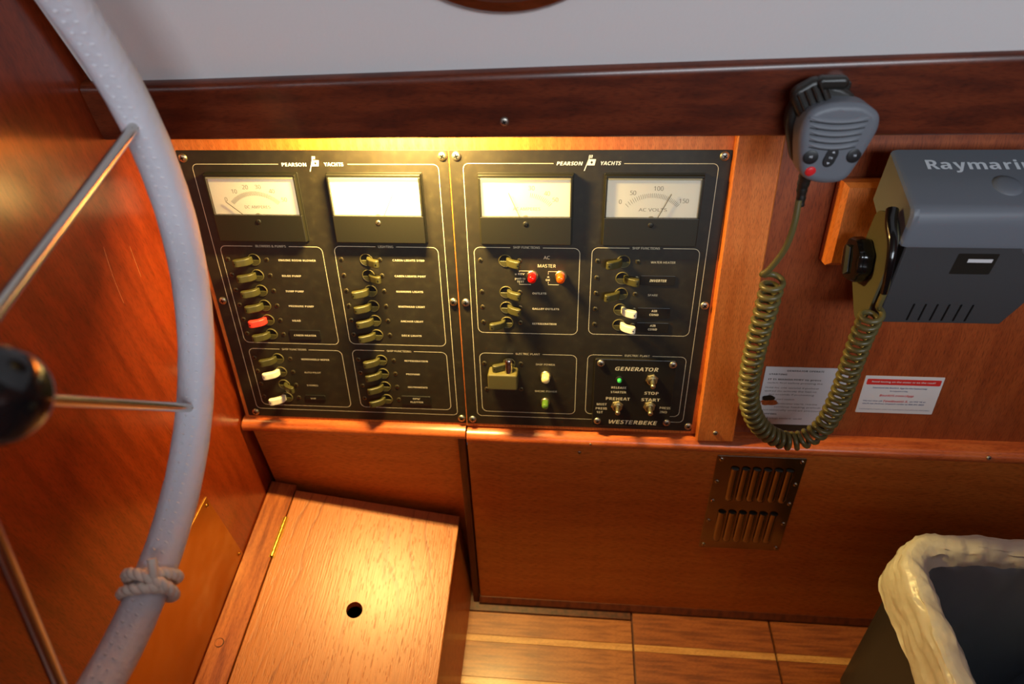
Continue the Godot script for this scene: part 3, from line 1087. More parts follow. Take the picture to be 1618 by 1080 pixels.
func bat_toggle(o: Node, u: float, v: float) -> void:
	var ax := Basis(Vector3.RIGHT, PI / 2)
	var hex := PackedVector2Array()
	for k in 6:
		hex.append(Vector2(cos(TAU * k / 6.0 + 0.26), sin(TAU * k / 6.0 + 0.26)) * 0.0080)
	var t := put(o, "toggle_switch", MB.new().prism(hex, 0.0026, 0.0006, 1).mesh(20.0), M.nickel, at(uv(u, v)))
	put(t, "bushing", MB.new().lathe([Vector2(0.0062, 0.0024), Vector2(0.0062, 0.0058), Vector2(0.0054, 0.0064), Vector2(0.0046, 0.0064), Vector2(0.0040, 0.0050), Vector2(0, 0.0050)], 20, Transform3D(ax, Vector3.ZERO)).mesh(), M.nickel)
	put(t, "lever", MB.new().lathe([Vector2(0.0022, 0.003), Vector2(0.0027, 0.009), Vector2(0.0033, 0.0145), Vector2(0.0032, 0.0165), Vector2(0.0024, 0.0178), Vector2(0, 0.0182)], 16, Transform3D(Basis(Vector3.BACK, 0.12) * Basis(Vector3.RIGHT, PI / 2 + 0.06), Vector3.ZERO)).mesh(50.0), M.nickel)


func generator_panel() -> void:
	var o := thing("generator_control", "small black generator control plate screwed over the right switch panel's bottom corner", "control panel", at(panel_basis * Vector3(0, 0, 0.0055), panel_basis))
	put(o, "faceplate", MB.new().prism(rrect(0.1668, -0.3605, 0.2678, -0.2560, 0.003, 3), 0.0045, 0.0008, 2, at(Vector3(0, 0, -0.0045))).mesh(20.0), M.black)
	for q in [[174.3, 261.8, 0.2], [263.4, 261.4, 0.9], [174.0, 351.6, 0.5], [264.2, 350.8, 1.2]]:
		screw(o, uv(q[0], q[1]), 0.0048, M.steel_soft, Basis(), q[2])
	label_at(o, "GENERATOR", 192.6, 246.6, 269.4, 5.6, true, true)
	label_at(o, "RELEASE", 189.4, 208.3, 298.1, 3.2, true)
	label_at(o, "STARTER", 189.0, 208.8, 305.1, 3.2, true)
	label_at(o, "STOP", 231.9, 249.7, 305.2, 4.4, true)
	label_at(o, "PREHEAT", 183.4, 214.1, 315.4, 4.4, true)
	label_at(o, "START", 228.9, 252.3, 315.4, 4.4, true)
	label_at(o, "MUST", 171.9, 184.8, 324.8, 3.4, true)
	label_at(o, "PRESS", 170.9, 185.5, 331.5, 3.4, true)
	label_at(o, "1ST", 172.1, 180.4, 337.6, 3.4, true)
	label_at(o, "PRESS", 253.2, 267.0, 327.6, 3.4)
	label_at(o, "2ND", 253.8, 263.1, 334.1, 3.4)
	label_at(o, "WESTERBEKE", 188.4, 251.7, 352.4, 6.2, true, true)
	bat_toggle(o, 239.2, 283.4)
	bat_toggle(o, 198.2, 325.6)
	bat_toggle(o, 239.6, 324.8)
	var ax := Transform3D(Basis(Vector3.RIGHT, PI / 2), Vector3.ZERO)
	var led := put(o, "indicator_light", MB.new().lathe([Vector2(0.0048, 0), Vector2(0.0048, 0.0014), Vector2(0.0040, 0.0020), Vector2(0.0028, 0.0020), Vector2(0.0028, 0.0006), Vector2(0, 0.0006)], 20, ax).mesh(), M.black, at(uv(198.6, 285.2)))
	var g := flat(c8(60, 190, 90), 0.2)
	g.emission_enabled = true
	g.emission = c8(40, 190, 80)
	g.emission_energy_multiplier = 0.35
	put(led, "lens", MB.new().lathe([Vector2(0.0027, 0.0005), Vector2(0.0027, 0.0042), Vector2(0.0020, 0.0058), Vector2(0, 0.0064)], 16, ax).mesh(50.0), g)


# ------------------------------------------------------------------ seat box
func seat_box() -> void:
	# the lid falls towards the viewer and, more, towards the right; its back edge runs along the bulkhead
	var n := Vector3(0.197, 0.977, 0.084).normalized()
	var ex := Vector3(0.297, -0.0595, 0.0)
	ex = (ex - n * ex.dot(n)).normalized()
	var t := Transform3D(Basis(ex, n, ex.cross(n)), Vector3(XL, -0.509, 0.090))
	var o := thing("seat_box", "low teak box seat under the left panel, hinged lid with a finger hole", "seat")
	var flat_up := Basis(Vector3.RIGHT, Vector3.FORWARD, Vector3.UP)
	# lid with the finger hole; local x, z on the lid's top face
	var lid := PackedVector2Array([Vector2(0.0425, 0.002), Vector2(0.3018, 0.002), Vector2(0.3103, 0.360), Vector2(0.0467, 0.360)])
	var c := Vector2(0.1773, 0.1665)
	var hole := PackedVector2Array()
	for k in 32:
		hole.append(c + Vector2(cos(TAU * k / 32.0), sin(TAU * k / 32.0)) * 0.0112)
	put(o, "lid", plate_with_hole(lid, hole, c, 0.018), M.lid, t)
	put(o, "hinge_board", MB.new().prism(PackedVector2Array([Vector2(0.0068, -0.360), Vector2(0.0449, -0.360), Vector2(0.0407, 0.0065), Vector2(0.0018, 0.0065)]), 0.018, 0.0008, 1, t * at(Vector3(0, -0.0176, 0), flat_up)).mesh(20.0), M.lid_red)
	# box below, its right side seen past the lid
	var q := [Vector3(-0.0330, -0.575, 0.094), Vector3(-0.0305, -0.605, 0.440), Vector3(-0.0195, -0.750, 0.440), Vector3(-0.0215, -0.750, 0.100)]
	var b := []
	for p in q:
		b.append(p + Vector3(-0.014, 0, 0))
	var side := MB.new()
	side.quad(q[3], q[2], q[1], q[0])
	side.quad(b[0], b[1], b[2], b[3])
	for k in 4:
		side.quad(q[k], q[(k + 1) % 4], b[(k + 1) % 4], b[k])
	put(o, "side_panel", orient_out(side, Vector3.ZERO).mesh(), M.facing)
	put(o, "front_panel", span(Vector3(XL + 0.002, FLOOR_Y, 0.415), Vector3(-0.046, -0.60, 0.430)), M.facing)
	put(o, "bottom_board", span(Vector3(XL + 0.002, FLOOR_Y + 0.002, 0.105), Vector3(-0.046, FLOOR_Y + 0.010, 0.414)), M.black_matte)
	# brass piano hinge
	var h := put(o, "hinge", MB.new().box(Vector3(0.008, 0.0008, 0.064), Vector3(0.0428, 0.0004, 0.080)).mesh(), M.brass, t)
	for k in 7:
		put(h, "knuckle", MB.new().lathe([Vector2(0.0021, 0), Vector2(0.0024, 0.0004), Vector2(0.0024, 0.0082), Vector2(0.0021, 0.0086)], 12, Transform3D(Basis(Vector3.RIGHT, PI / 2), Vector3(0.0428, 0.0022, 0.0495 + 0.0088 * k))).mesh(), M.brass)
	put(o, "wood_plug", MB.new().lathe([Vector2(0.0058, 0), Vector2(0.0058, 0.0010), Vector2(0, 0.0007)], 18).mesh(), M.dark_wood, t * at(Vector3(0.0170, 0.0002, 0.2325)))
	put(o, "wood_plug", MB.new().lathe([Vector2(0.0050, 0), Vector2(0.0050, 0.0014), Vector2(0, 0.0015)], 18).mesh(), M.lid_red, t * at(Vector3(0.0167, 0.0002, 0.2328)))


func plate_with_hole(outer: PackedVector2Array, hole: PackedVector2Array, c: Vector2, depth: float) -> ArrayMesh:
	# top at y = 0; outer is cut from the hole's rays so that the ring triangulates cleanly
	var n := hole.size()
	var rim := PackedVector2Array()
	for k in n:
		var d := (hole[k] - c).normalized()
		var best := c + d
		for e in outer.size():
			var hit = Geometry2D.segment_intersects_segment(c, c + d * 2.0, outer[e], outer[(e + 1) % outer.size()])
			if hit != null:
				best = hit
		rim.append(best)
	# put each corner on the nearest ray
	for p in outer:
		var bi := 0
		for k in n:
			if absf((hole[k] - c).angle_to(p - c)) < absf((hole[bi] - c).angle_to(p - c)):
				bi = k
		rim[bi] = p
	var m := MB.new()
	var lay := [[hole, -depth], [hole, -0.0004], [hole, 0.0], [rim, 0.0]]
	var bev := 0.0012
	var rin := PackedVector2Array()
	for p in rim:
		rin.append(p + (c - p).normalized() * bev)
	lay = [[hole, -depth], [hole, 0.0], [rin, 0.0], [rim, -bev], [rim, -depth], [hole, -depth]]
	var rings := []
	for l in lay:
		var r := PackedVector3Array()
		for p in l[0]:
			r.append(Vector3(p.x, l[1], p.y))
		rings.append(r)
	rings.reverse()
	m.loft(rings, true, false, false)
	# make sure the faces point out
	var up := 0.0
	for i in range(0, m.v.size(), 3):
		var nn := (m.v[i + 1] - m.v[i]).cross(m.v[i + 2] - m.v[i])
		if absf(m.v[i].y) < 1e-6 and absf(m.v[i + 1].y) < 1e-6 and absf(m.v[i + 2].y) < 1e-6:
			up += nn.y
	if up < 0.0:
		for i in range(0, m.v.size(), 3):
			var q := m.v[i + 1]
			m.v[i + 1] = m.v[i + 2]
			m.v[i + 2] = q
	return m.mesh(25.0)


func kick_plate() -> void:
	var o := thing("kick_plate", "dented brass kick plate on the left bulkhead beside the box seat", "kick plate", at(Vector3(XL, 0, 0)))
	# polygon in (z, y) on the bulkhead
	var pts := [Vector2(0.2050, -0.3735), Vector2(0.2025, -0.5165), Vector2(0.50, -0.5375), Vector2(0.50, -0.3725)]
	var poly := PackedVector2Array()
	for p in pts:
		poly.append(Vector2(-p.x, p.y))
	poly.reverse()
	if Geometry2D.is_polygon_clockwise(poly):
		poly.reverse()
	put(o, "plate", MB.new().prism(poly, 0.0012, 0.0003, 1, Transform3D(Basis(Vector3(0, 0, -1), Vector3.UP, Vector3.RIGHT), Vector3.ZERO)).mesh(20.0), M.kick)
	var bx := Basis(Vector3.UP, PI / 2)
	for p in [Vector2(0.2115, -0.3835), Vector2(0.2085, -0.508), Vector2(0.35, -0.380), Vector2(0.48, -0.380)]:
		screw(o, Vector3(0.0011, p.y, p.x), 0.0030, M.brass, bx, 0.5)


# ------------------------------------------------------------------ vent
func vent() -> void:
	# local frame of the lower bulkhead: x right, y up the slope from its top edge
	var o := thing("louvered_vent", "polished steel louvered vent plate on the lower bulkhead", "vent", at(LOW_TOP, low_basis))
	put(o, "plate", MB.new().prism(rrect(0.3385, -0.2000, 0.4560, -0.0115, 0.0015, 2), 0.0014, 0.0004, 1).mesh(20.0), M.vent)
	var hump := MB.new()
	var rings := []
	var L := 0.0655
	for i in 15:
		var t := i / 14.0
		var y := -L * t
		# opens at the top, dies into the plate at the foot
		var k := 1.0 if t < 0.86 else sqrt(maxf(0.0, 1.0 - pow((t - 0.86) / 0.14, 2.0)))
		var r := PackedVector3Array()
		for j in 11:
			var q := PI * j / 10.0
			r.append(Vector3(cos(q) * 0.0060 * (0.35 + 0.65 * k), y, 0.0008 + sin(q) * 0.0052 * k))
		rings.append(r)
	hump.loft(rings, false, false, false)
	# make it face outwards
	var s := 0.0
	for i in range(0, hump.v.size(), 3):
		s += (hump.v[i + 1] - hump.v[i]).cross(hump.v[i + 2] - hump.v[i]).z
	if s < 0.0:
		for i in range(0, hump.v.size(), 3):
			var q := hump.v[i + 1]
			hump.v[i + 1] = hump.v[i + 2]
			hump.v[i + 2] = q
	var hm := hump.mesh(50.0)
	var dark := MB.new()
	var half := PackedVector2Array()
	for j in 11:
		var q := PI * j / 10.0
		half.append(Vector2(cos(q) * 0.0054, sin(q) * 0.0046 + 0.0009))
	dark.prism(half, 0.001, 0.0, 0, Transform3D(Basis(Vector3.RIGHT, Vector3.BACK, Vector3.DOWN), Vector3(0, -0.001, 0)))
	var dm := dark.mesh()
	for row in 2:
		for k in 6:
			var x := 0.3655 + 0.01455 * k - 0.0045 * row
			var y := -0.0335 - 0.0865 * row
			var l := put(o, "louver", hm, M.vent, at(Vector3(x, y, 0)))
			put(l, "opening", dm, M.well)
	for y in [-0.0175, -0.0600, -0.0985, -0.1400, -0.1930]:
		for x in [0.3445, 0.4505]:
			screw(o, Vector3(x, y, 0.0014), 0.0030, M.steel, Basis(), y * 90.0)


# ------------------------------------------------------------------ paper on the wall
func placards() -> void:
	var zw := -0.0105     # face of the recessed wall in the panel frame
	var o := thing("generator_placard", "white generator instruction placard behind the coiled cord, torn at its left", "placard", at(panel_basis * Vector3(0, 0, zw), panel_basis))
	put(o, "sheet", MB.new().box(Vector3(0.102, 0.0885, 0.0008), Vector3(0.4325, -0.3140, 0.0004)).mesh(), M.paper)
	put(o, "footer_band", MB.new().box(Vector3(0.102, 0.0105, 0.0009), Vector3(0.4325, -0.3635, 0.00045)).mesh(), M.black)
	var lines := [["GENERATOR OPERATI", 0.408, 0.453, 0.2750, 3.2, true], ["STARTING", 0.387, 0.409, 0.2805, 3.0, true], ["IT IS MANDATORY to press", 0.387, 0.452, 0.2885, 3.0, true], ["switch first before pressing the", 0.387, 0.455, 0.2937, 2.8, false], ["Hold for one second if preheat", 0.386, 0.452, 0.3010, 2.8, false], ["quired (to activate the fuel so", 0.386, 0.450, 0.3062, 2.8, false], ["ten seconds if preheating", 0.392, 0.448, 0.3114, 2.8, false], ["start switch", 0.402, 0.425, 0.3185, 2.8, false], ["generator starts, release", 0.404, 0.455, 0.3255, 2.8, false], ["continue holding, preheat", 0.402, 0.460, 0.3307, 2.8, false], ["occasionally until oil pressure", 0.388, 0.462, 0.3359, 2.8, false], ["STOPPING", 0.385, 0.407, 0.3420, 3.0, true], ["Hold stop switch until", 0.386, 0.440, 0.3490, 2.8, false]]
	for l in lines:
		lettering(o, l[0], Vector3((l[1] + l[2]) / 2, -l[3], 0.0009), l[2] - l[1], l[4] * 0.00075, M.ink, l[5])
	lettering(o, "KE", Vector3(0.4725, -0.3610, 0.0010), 0.008, 0.0026, M.paper_white, true, true)
	put(o, "footer_rule", MB.new().box(Vector3(0.016, 0.0006, 0.0001), Vector3(0.4700, -0.3645, 0.00095)).mesh(), M.paper_white)
	# torn patch: bare wood with a ragged dark hole above it
	var rng := RandomNumberGenerator.new()
	rng.seed = 4
	for e in [[0.3945, -0.3235, 0.0100, 0.0050, M.recess, "torn_patch", 0.00035], [0.3925, -0.3165, 0.0085, 0.0040, M.well, "hole", 0.0006]]:
		var poly := PackedVector2Array()
		for k in 22:
			var q := TAU * k / 22.0
			var r := 1.0 + rng.randf_range(-0.16, 0.16)
			poly.append(Vector2(e[0] + cos(q) * e[2] * r, e[1] + sin(q) * e[3] * r))
		put(o, e[5], MB.new().prism(poly, 0.0003, 0.0, 0, at(Vector3(0, 0, 0.0007 + e[6]))).mesh(), e[4])
	var t := thing("towing_sticker", "white sticker with a red heading band, right of the generator placard", "sticker", at(panel_basis * Vector3(0, 0, zw), panel_basis))
	put(t, "sheet", MB.new().prism(rrect(0.5045, -0.3350, 0.5985, -0.2790, 0.001, 2), 0.0004).mesh(), M.paper_white)
	put(t, "heading_band", MB.new().prism(rrect(0.5075, -0.2920, 0.5960, -0.2835, 0.0015, 3), 0.0001, 0.0, 0, at(Vector3(0, 0, 0.0004))).mesh(), M.ink_red)
	for l in [["Need towing on the water or on the road?", 0.5135, 0.5895, 0.2878, 2.6, true, M.paper_white, 0.0006, false], ["Download the BoatU.S. App for the fastest way", 0.5170, 0.5820, 0.2968, 2.4, true, M.ink_blue, 0.0005, false], ["to request a tow.", 0.5385, 0.5605, 0.3015, 2.2, true, M.ink_blue, 0.0005, false], ["BoatUS.com/App", 0.5280, 0.5690, 0.3085, 3.6, true, M.ink_red, 0.0005, true], ["You can also call", 0.5095, 0.5330, 0.3165, 2.2, true, M.ink_blue, 0.0005, false], ["TowBoatU.S.", 0.5340, 0.5650, 0.3165, 3.6, true, M.ink_red, 0.0005, true], ["on VHF 16 or", 0.5665, 0.5860, 0.3165, 2.2, true, M.ink_blue, 0.0005, false], ["reach our 24-Hour Dispatch center at 800-391-4869", 0.5100, 0.5850, 0.3210, 2.2, true, M.ink_blue, 0.0005, false], ["In an emergency situation, contact the Coast Guard or local authorities immediately.", 0.5080, 0.5945, 0.3295, 1.7, false, M.ink_blue, 0.0005, false]]:
		lettering(t, l[0], Vector3((l[1] + l[2]) / 2, -l[3], l[7]), l[2] - l[1], l[4] * 0.00085, l[6], l[5], l[8])


# ------------------------------------------------------------------ radio
func radio() -> void:
	# wood block on the wall that carries the bracket
	var k := thing("mounting_block", "varnished wood block between the radio's left end and the wall", "wood block")
	put(k, "block", MB.new().prism(PackedVector2Array([Vector2(0.413, -0.134), Vector2(0.60, -0.134), Vector2(0.60, -0.042), Vector2(0.413, -0.042)]), 0.028, 0.0045, 1, at(panel_basis * Vector3(0, 0.012, -0.0105), panel_basis)).mesh(20.0), M.strip)
	# base unit: profile in (z, y)
	var o := thing("radio_unit", "grey marine radio base unit with white lettering, right of the coiled cord", "radio")
	var xa := 0.437
	var xb := 0.604
	var A := Vector2(0.036, 0.017)
	var prof := [A, Vector2(0.106, -0.0012), Vector2(0.1120, -0.0034), Vector2(0.1160, -0.0085), Vector2(0.1172, -0.0185), Vector2(0.1172, -0.0370), Vector2(0.1166, -0.0410), Vector2(0.1140, -0.0425), Vector2(0.060, -0.046), Vector2(0.036, -0.036)]
	var rings := []
	for e in [[0.0, 0.0065], [0.0022, 0.002], [0.0065, 0.0], [xb - xa - 0.0065, 0.0], [xb - xa - 0.0022, 0.002], [xb - xa, 0.0065]]:
		var r := PackedVector3Array()
		var c := Vector2(0.08, -0.015)
		for p in prof:
			var q: Vector2 = p + (c - p).normalized() * e[1] * 0.6
			r.append(Vector3(xa + e[0], q.y, q.x))
		rings.append(r)
	rings.reverse()
	put(o, "cover", MB.new().loft(rings).mesh(32.0), M.gray)
	# lower body, set back a little under the cover, right corner cut
	var lo := PackedVector2Array([Vector2(0.4480, -0.1355), Vector2(0.5690, -0.1350), Vector2(0.5800, -0.1075), Vector2(0.5870, -0.038), Vector2(0.4440, -0.038)])
	put(o, "body", MB.new().prism(lo, 0.062, 0.003, 3, at(Vector3(0, 0, 0.052))).mesh(25.0), M.gray_dark)
	var sh := Basis()
	var zf := func(_y: float) -> float: return 0.1140
	# vent slits at the foot of the body
	for i in 6:
		var x := 0.4770 + 0.0112 * i
		put(o, "slit", MB.new().box(Vector3(0.0014, 0.021, 0.0012), Vector3(x, -0.1200, zf.call(-0.12) + 0.0001)).mesh(), M.well)
	# type label
	var st := put(o, "type_label", MB.new().prism(rrect(0.4945, -0.0725, 0.5310, -0.0490, 0.001, 2), 0.0003).mesh(), M.black, Transform3D(sh, Vector3(0, 0, 0.1138)))
	put(st, "serial_strip", MB.new().box(Vector3(0.022, 0.0038, 0.0002), Vector3(0.5165, -0.0570, 0.0004)).mesh(), M.paper)
	# lettering and thumb bump on the sloping top
	var top_n := Vector3(0, 0.068, 0.0185).normalized()
	var tb := Basis(Vector3.RIGHT, top_n.cross(Vector3.RIGHT), top_n)
	var on_top := func(x: float, t: float, d := 0.0) -> Vector3: return Vector3(x, lerpf(0.017, -0.0012, t), lerpf(0.036, 0.106, t)) + top_n * d
	lettering(o, "Raymarine", on_top.call(0.518, 0.32, 0.0004), 0.108, 0.0125, M.logo, true, false, "lettering", tb)
	put(o, "thumb_bump", MB.new().lathe([Vector2(0.0135, -0.001), Vector2(0.012, 0.0012), Vector2(0.008, 0.0022), Vector2(0, 0.0026)], 28, Transform3D(tb * Basis(Vector3.RIGHT, PI / 2), on_top.call(0.527, 0.68, 0.0))).mesh(60.0), M.gray)
	put(o, "finger_swell", MB.new().lathe([Vector2(0.024, -0.004), Vector2(0.021, 0.0012), Vector2(0.013, 0.0032), Vector2(0, 0.0040)], 28, Transform3D(Basis(Vector3.RIGHT, PI / 2).scaled(Vector3(1.0, 0.55, 1.0)), Vector3(0.570, -0.0425, 0.1155))).mesh(60.0), M.gray)
	# bracket ear and thumb knob at the left end
	var ear := round_poly([Vector2(-0.060, -0.034), Vector2(-0.060, -0.112), Vector2(-0.100, -0.144), Vector2(-0.118, -0.130), Vector2(-0.116, -0.034), Vector2(-0.094, -0.020)], 0.010, 4)
	if Geometry2D.is_polygon_clockwise(ear):
		ear.reverse()
	put(o, "bracket", MB.new().prism(ear, 0.003, 0.001, 2, Transform3D(Basis(Vector3(0, 0, -1), Vector3.UP, Vector3.RIGHT), Vector3(0.4335, 0, 0))).mesh(30.0), M.gray_side)
	var ka := Transform3D(Basis(Vector3.BACK, PI / 2), Vector3(0.4335, -0.083, 0.076))
	var kn := MB.new()
	var kr := []
	for e in [[0.012, 0.0], [0.0215, 0.001], [0.0228, 0.004], [0.0228, 0.012], [0.0210, 0.0155], [0.0140, 0.0168], [0.006, 0.0165]]:
		var r := PackedVector3Array()
		for i in 48:
			var q := -TAU * i / 48.0
			var rr: float = e[0] * (1.0 + (0.035 * cos(q * 8.0) if e[0] > 0.015 else 0.0))
			r.append(ka * Vector3(rr * cos(q), e[1], rr * sin(q)))
		kr.append(r)
	kn.loft(kr)
	put(o, "knob", kn.mesh(40.0), M.black_gloss)
	put(o, "knob_grip", MB.new().box(Vector3(0.030, 0.006, 0.007), Vector3(0, 0.0178, 0), 0.0025).mesh(20.0), M.black, ka * Transform3D(Basis(Vector3.UP, 0.5), Vector3.ZERO))


func handset() -> void:
	var o := thing("radio_handset", "grey handheld microphone with a red button, clipped to the dark rail", "microphone", at(Vector3(0.345, 0.0295, 0.100)))
	# outline seen from the front, wider at the top
	var pts := [Vector2(-0.0185, 0.001), Vector2(0.002, -0.004), Vector2(0.0195, -0.0015), Vector2(0.0290, 0.026), Vector2(0.0335, 0.044), Vector2(0.0315, 0.055), Vector2(0.0180, 0.0640), Vector2(-0.0080, 0.0650), Vector2(-0.0250, 0.0585), Vector2(-0.0288, 0.043), Vector2(-0.0250, 0.022)]
	var poly := round_poly(pts, 0.010, 5)
	var lean := Basis(Vector3.RIGHT, -0.10)
	put(o, "case", MB.new().prism(poly, 0.029, 0.0058, 6).mesh(50.0), M.gray, Transform3D(lean, Vector3.ZERO))
	var back := round_poly([Vector2(-0.021, 0.004), Vector2(0.018, 0.004), Vector2(0.028, 0.048), Vector2(0.012, 0.069), Vector2(-0.010, 0.074), Vector2(-0.030, 0.066), Vector2(-0.036, 0.046)], 0.010, 4)
	put(o, "back_shell", MB.new().prism(back, 0.014, 0.004, 3, Transform3D(lean, Vector3(0, 0, -0.006))).mesh(40.0), M.black)
	# curved speaker louvers
	for k in 5:
		var y := 0.0535 - 0.0053 * k
		var hw := 0.0232 - 0.0010 * k
		var rings := []
		for i in 13:
			var t := i / 12.0
			var x := lerpf(-hw, hw, t) - 0.0005
			var s := sin(PI * t)
			var yy := y - 0.0026 * s
			var e := clampf(minf(t, 1.0 - t) * 8.0, 0.12, 1.0)
			var r := PackedVector3Array()
			for p in [Vector2(0.0026, -0.0006), Vector2(0.0018, 0.0008), Vector2(-0.0010, 0.0019), Vector2(-0.0019, 0.0014), Vector2(-0.0020, -0.0006)]:
				r.append(Vector3(x, yy + p.x * e, 0.0289 + p.y * e))
			rings.append(r)
		rings.reverse()
		var lv := put(o, "louver", MB.new().loft(rings).mesh(50.0), M.gray, Transform3D(lean, Vector3.ZERO))
		var gap := MB.new()
		var pp := PackedVector3Array()
		for i in 13:
			var t := i / 12.0
			pp.append(Vector3(lerpf(-hw, hw, t) * 0.97 - 0.0005, y - 0.0026 * sin(PI * t) - 0.0028, 0.0285))
		put(lv, "gap", gap.tube(pp, 0.00075, 6).mesh(50.0), M.well)
	var ax := Basis(Vector3.RIGHT, PI / 2)
	var bl := MB.new().lathe([Vector2(0.0062, -0.001), Vector2(0.0060, 0.0008), Vector2(0.0045, 0.0014), Vector2(0, 0.0016)], 24, Transform3D(ax, Vector3.ZERO)).mesh(60.0)
	for p in [Vector3(-0.0155, 0.0210, 0.0288), Vector3(0.0190, 0.0220, 0.0284)]:
		var b := put(o, "button", bl, M.button, Transform3D(lean * Basis(Vector3.UP, 0.12 * signf(p.x)), lean * p))
		lettering(b, "HI" if p.x < 0.0 else "16", Vector3(0, 0.0008, 0.0018), 0.0, 0.0018, M.logo, true)
	var pea := MB.new()
	var pp2 := PackedVector2Array()
	for k in 40:
		var q := TAU * k / 40.0
		pp2.append(Vector2(cos(q) * (0.0048 + 0.0012 * absf(sin(q))), sin(q) * 0.0085))
	var pb := put(o, "button", pea.prism(pp2, 0.0022, 0.0008, 3).mesh(50.0), M.button, Transform3D(lean * Basis(Vector3.BACK, -0.25), lean * Vector3(0.0005, 0.0208, 0.0278)))
	lettering(pb, "CH", Vector3(0, 0, 0.0024), 0.0, 0.0017, M.logo, true)
	var tri := MB.new()
	for s in [1.0, -1.0]:
		var y0: float = 0.0042 * s
		tri.tri(Vector3(-0.0013 * s, y0, 0.0024), Vector3(0.0013 * s, y0, 0.0024), Vector3(0, y0 + 0.0016 * s, 0.0024))
	put(pb, "arrow_marks", tri.mesh(), M.logo)
	put(o, "button", MB.new().lathe([Vector2(0.0046, -0.001), Vector2(0.0044, 0.0008), Vector2(0.0030, 0.0016), Vector2(0, 0.0018)], 20, Transform3D(ax, Vector3.ZERO)).mesh(60.0), M.red_button, Transform3D(lean * Basis(Vector3.RIGHT, 0.12), lean * Vector3(-0.0125, 0.0085, 0.0282)))
	lettering(o, "Raymarine", lean * Vector3(-0.002, 0.0032, 0.0286), 0.013, 0.0013, M.logo, false, false, "lettering", lean)
	# talk knob and hook at the top left of the back
	put(o, "talk_key", MB.new().prism(rrect(-0.0140, -0.0150, 0.0140, 0.0150, 0.009, 6), 0.013, 0.004, 3, Transform3D(lean * Basis(Vector3.BACK, 0.55), Vector3(-0.0200, 0.0630, -0.004))).mesh(40.0), M.black)
	for k in 4:
		put(o, "grip_rib", MB.new().box(Vector3(0.0016, 0.022, 0.004), Vector3.ZERO, 0.0006).mesh(20.0), M.black, Transform3D(lean * Basis(Vector3.BACK, 0.55), Vector3(-0.0270 + 0.0048 * k, 0.0600 + 0.0030 * k, 0.0095)))
	put(o, "hook", MB.new().prism(rrect(-0.0125, -0.0050, 0.0125, 0.0050, 0.0048, 6), 0.010, 0.003, 3, at(Vector3(-0.0075, 0.0775, 0.000))).mesh(40.0), M.black)
	put(o, "hanger_clip", MB.new().prism(rrect(-0.016, 0.035, 0.012, 0.075, 0.003, 3), 0.013, 0.001, 2, at(Vector3(0, 0, -0.0165))).mesh(30.0), M.black)
	# strain relief
	var rel := spline([Vector3(-0.0105, 0.004, 0.016), Vector3(-0.0110, -0.010, 0.017), Vector3(-0.0095, -0.026, 0.021)], 8)
	var rad := []
	for i in rel.size():
		rad.append(lerpf(0.0062, 0.0030, float(i) / (rel.size() - 1)) + (0.0005 if i % 3 == 0 else 0.0))
	put(o, "strain_relief", MB.new().tube(rel, rad, 12).mesh(50.0), M.black)

	# coiled cord from the handset to the radio
	var c := thing("coiled_cord", "coiled olive-black cord hanging in a loop between microphone and radio", "cord")
	var tail := spline([Vector3(0.3325, 0.010, 0.121), Vector3(0.3325, -0.012, 0.127), Vector3(0.330, -0.036, 0.129), Vector3(0.3225, -0.060, 0.127), Vector3(0.3175, -0.069, 0.124)], 8)
	var spine := spline([Vector3(0.3295, -0.073, 0.125), Vector3(0.3305, -0.113, 0.125), Vector3(0.3320, -0.175, 0.125), Vector3(0.3390, -0.236, 0.125), Vector3(0.3570, -0.281, 0.126), Vector3(0.3850, -0.308, 0.127), Vector3(0.4140, -0.312, 0.127), Vector3(0.4340, -0.286, 0.127), Vector3(0.4385, -0.234, 0.126), Vector3(0.4355, -0.180, 0.126), Vector3(0.4330, -0.144, 0.127), Vector3(0.4310, -0.108, 0.131)], 24)
	# equal steps along the spine
	var len_ := PackedFloat32Array([0.0])
	for i in range(1, spine.size()):
		len_.append(len_[-1] + spine[i].distance_to(spine[i - 1]))
	var total := len_[-1]
	var turns := 47.0
	var steps := int(turns * 18)
	var path := PackedVector3Array(tail)
	var j := 0
	for i in steps + 1:
		var f := float(i) / steps
		# coils open out a little at both ends
		var g := f + 0.045 * sin(TAU * f) / TAU * 1.6 - 0.02 * sin(2.0 * TAU * f) / TAU
		var s := clampf(g, 0.0, 1.0) * total
		while j < spine.size() - 2 and len_[j + 1] < s:
			j += 1
		var t := clampf((s - len_[j]) / maxf(1e-6, len_[j + 1] - len_[j]), 0.0, 1.0)
		var p := spine[j].lerp(spine[j + 1], t)
		var d := (spine[mini(j + 2, spine.size() - 1)] - spine[maxi(j - 1, 0)]).normalized()
		var n1 := Vector3.BACK
		n1 = (n1 - d * n1.dot(d)).normalized()
		var n2 := d.cross(n1)
		var q := TAU * turns * f + 2.2
		path.append(p + (n1 * cos(q) + n2 * sin(q)) * 0.0092)
	for p in spline([path[-1], Vector3(0.4305, -0.094, 0.136), Vector3(0.4300, -0.075, 0.136), Vector3(0.4262, -0.052, 0.134), Vector3(0.4262, -0.033, 0.123), Vector3(0.4265, -0.022, 0.107), Vector3(0.4300, -0.015, 0.094)], 8).slice(1):
		path.append(p)
	put(c, "coil", MB.new().tube(path, 0.0030, 8).mesh(60.0), M.cord)
	var pl := PackedVector3Array()
	for p in spline([Vector3(0.4300, -0.080, 0.1365), Vector3(0.4262, -0.052, 0.134), Vector3(0.4262, -0.033, 0.123), Vector3(0.4265, -0.022, 0.107), Vector3(0.4300, -0.015, 0.094)], 8):
		pl.append(p)
	var pr := []
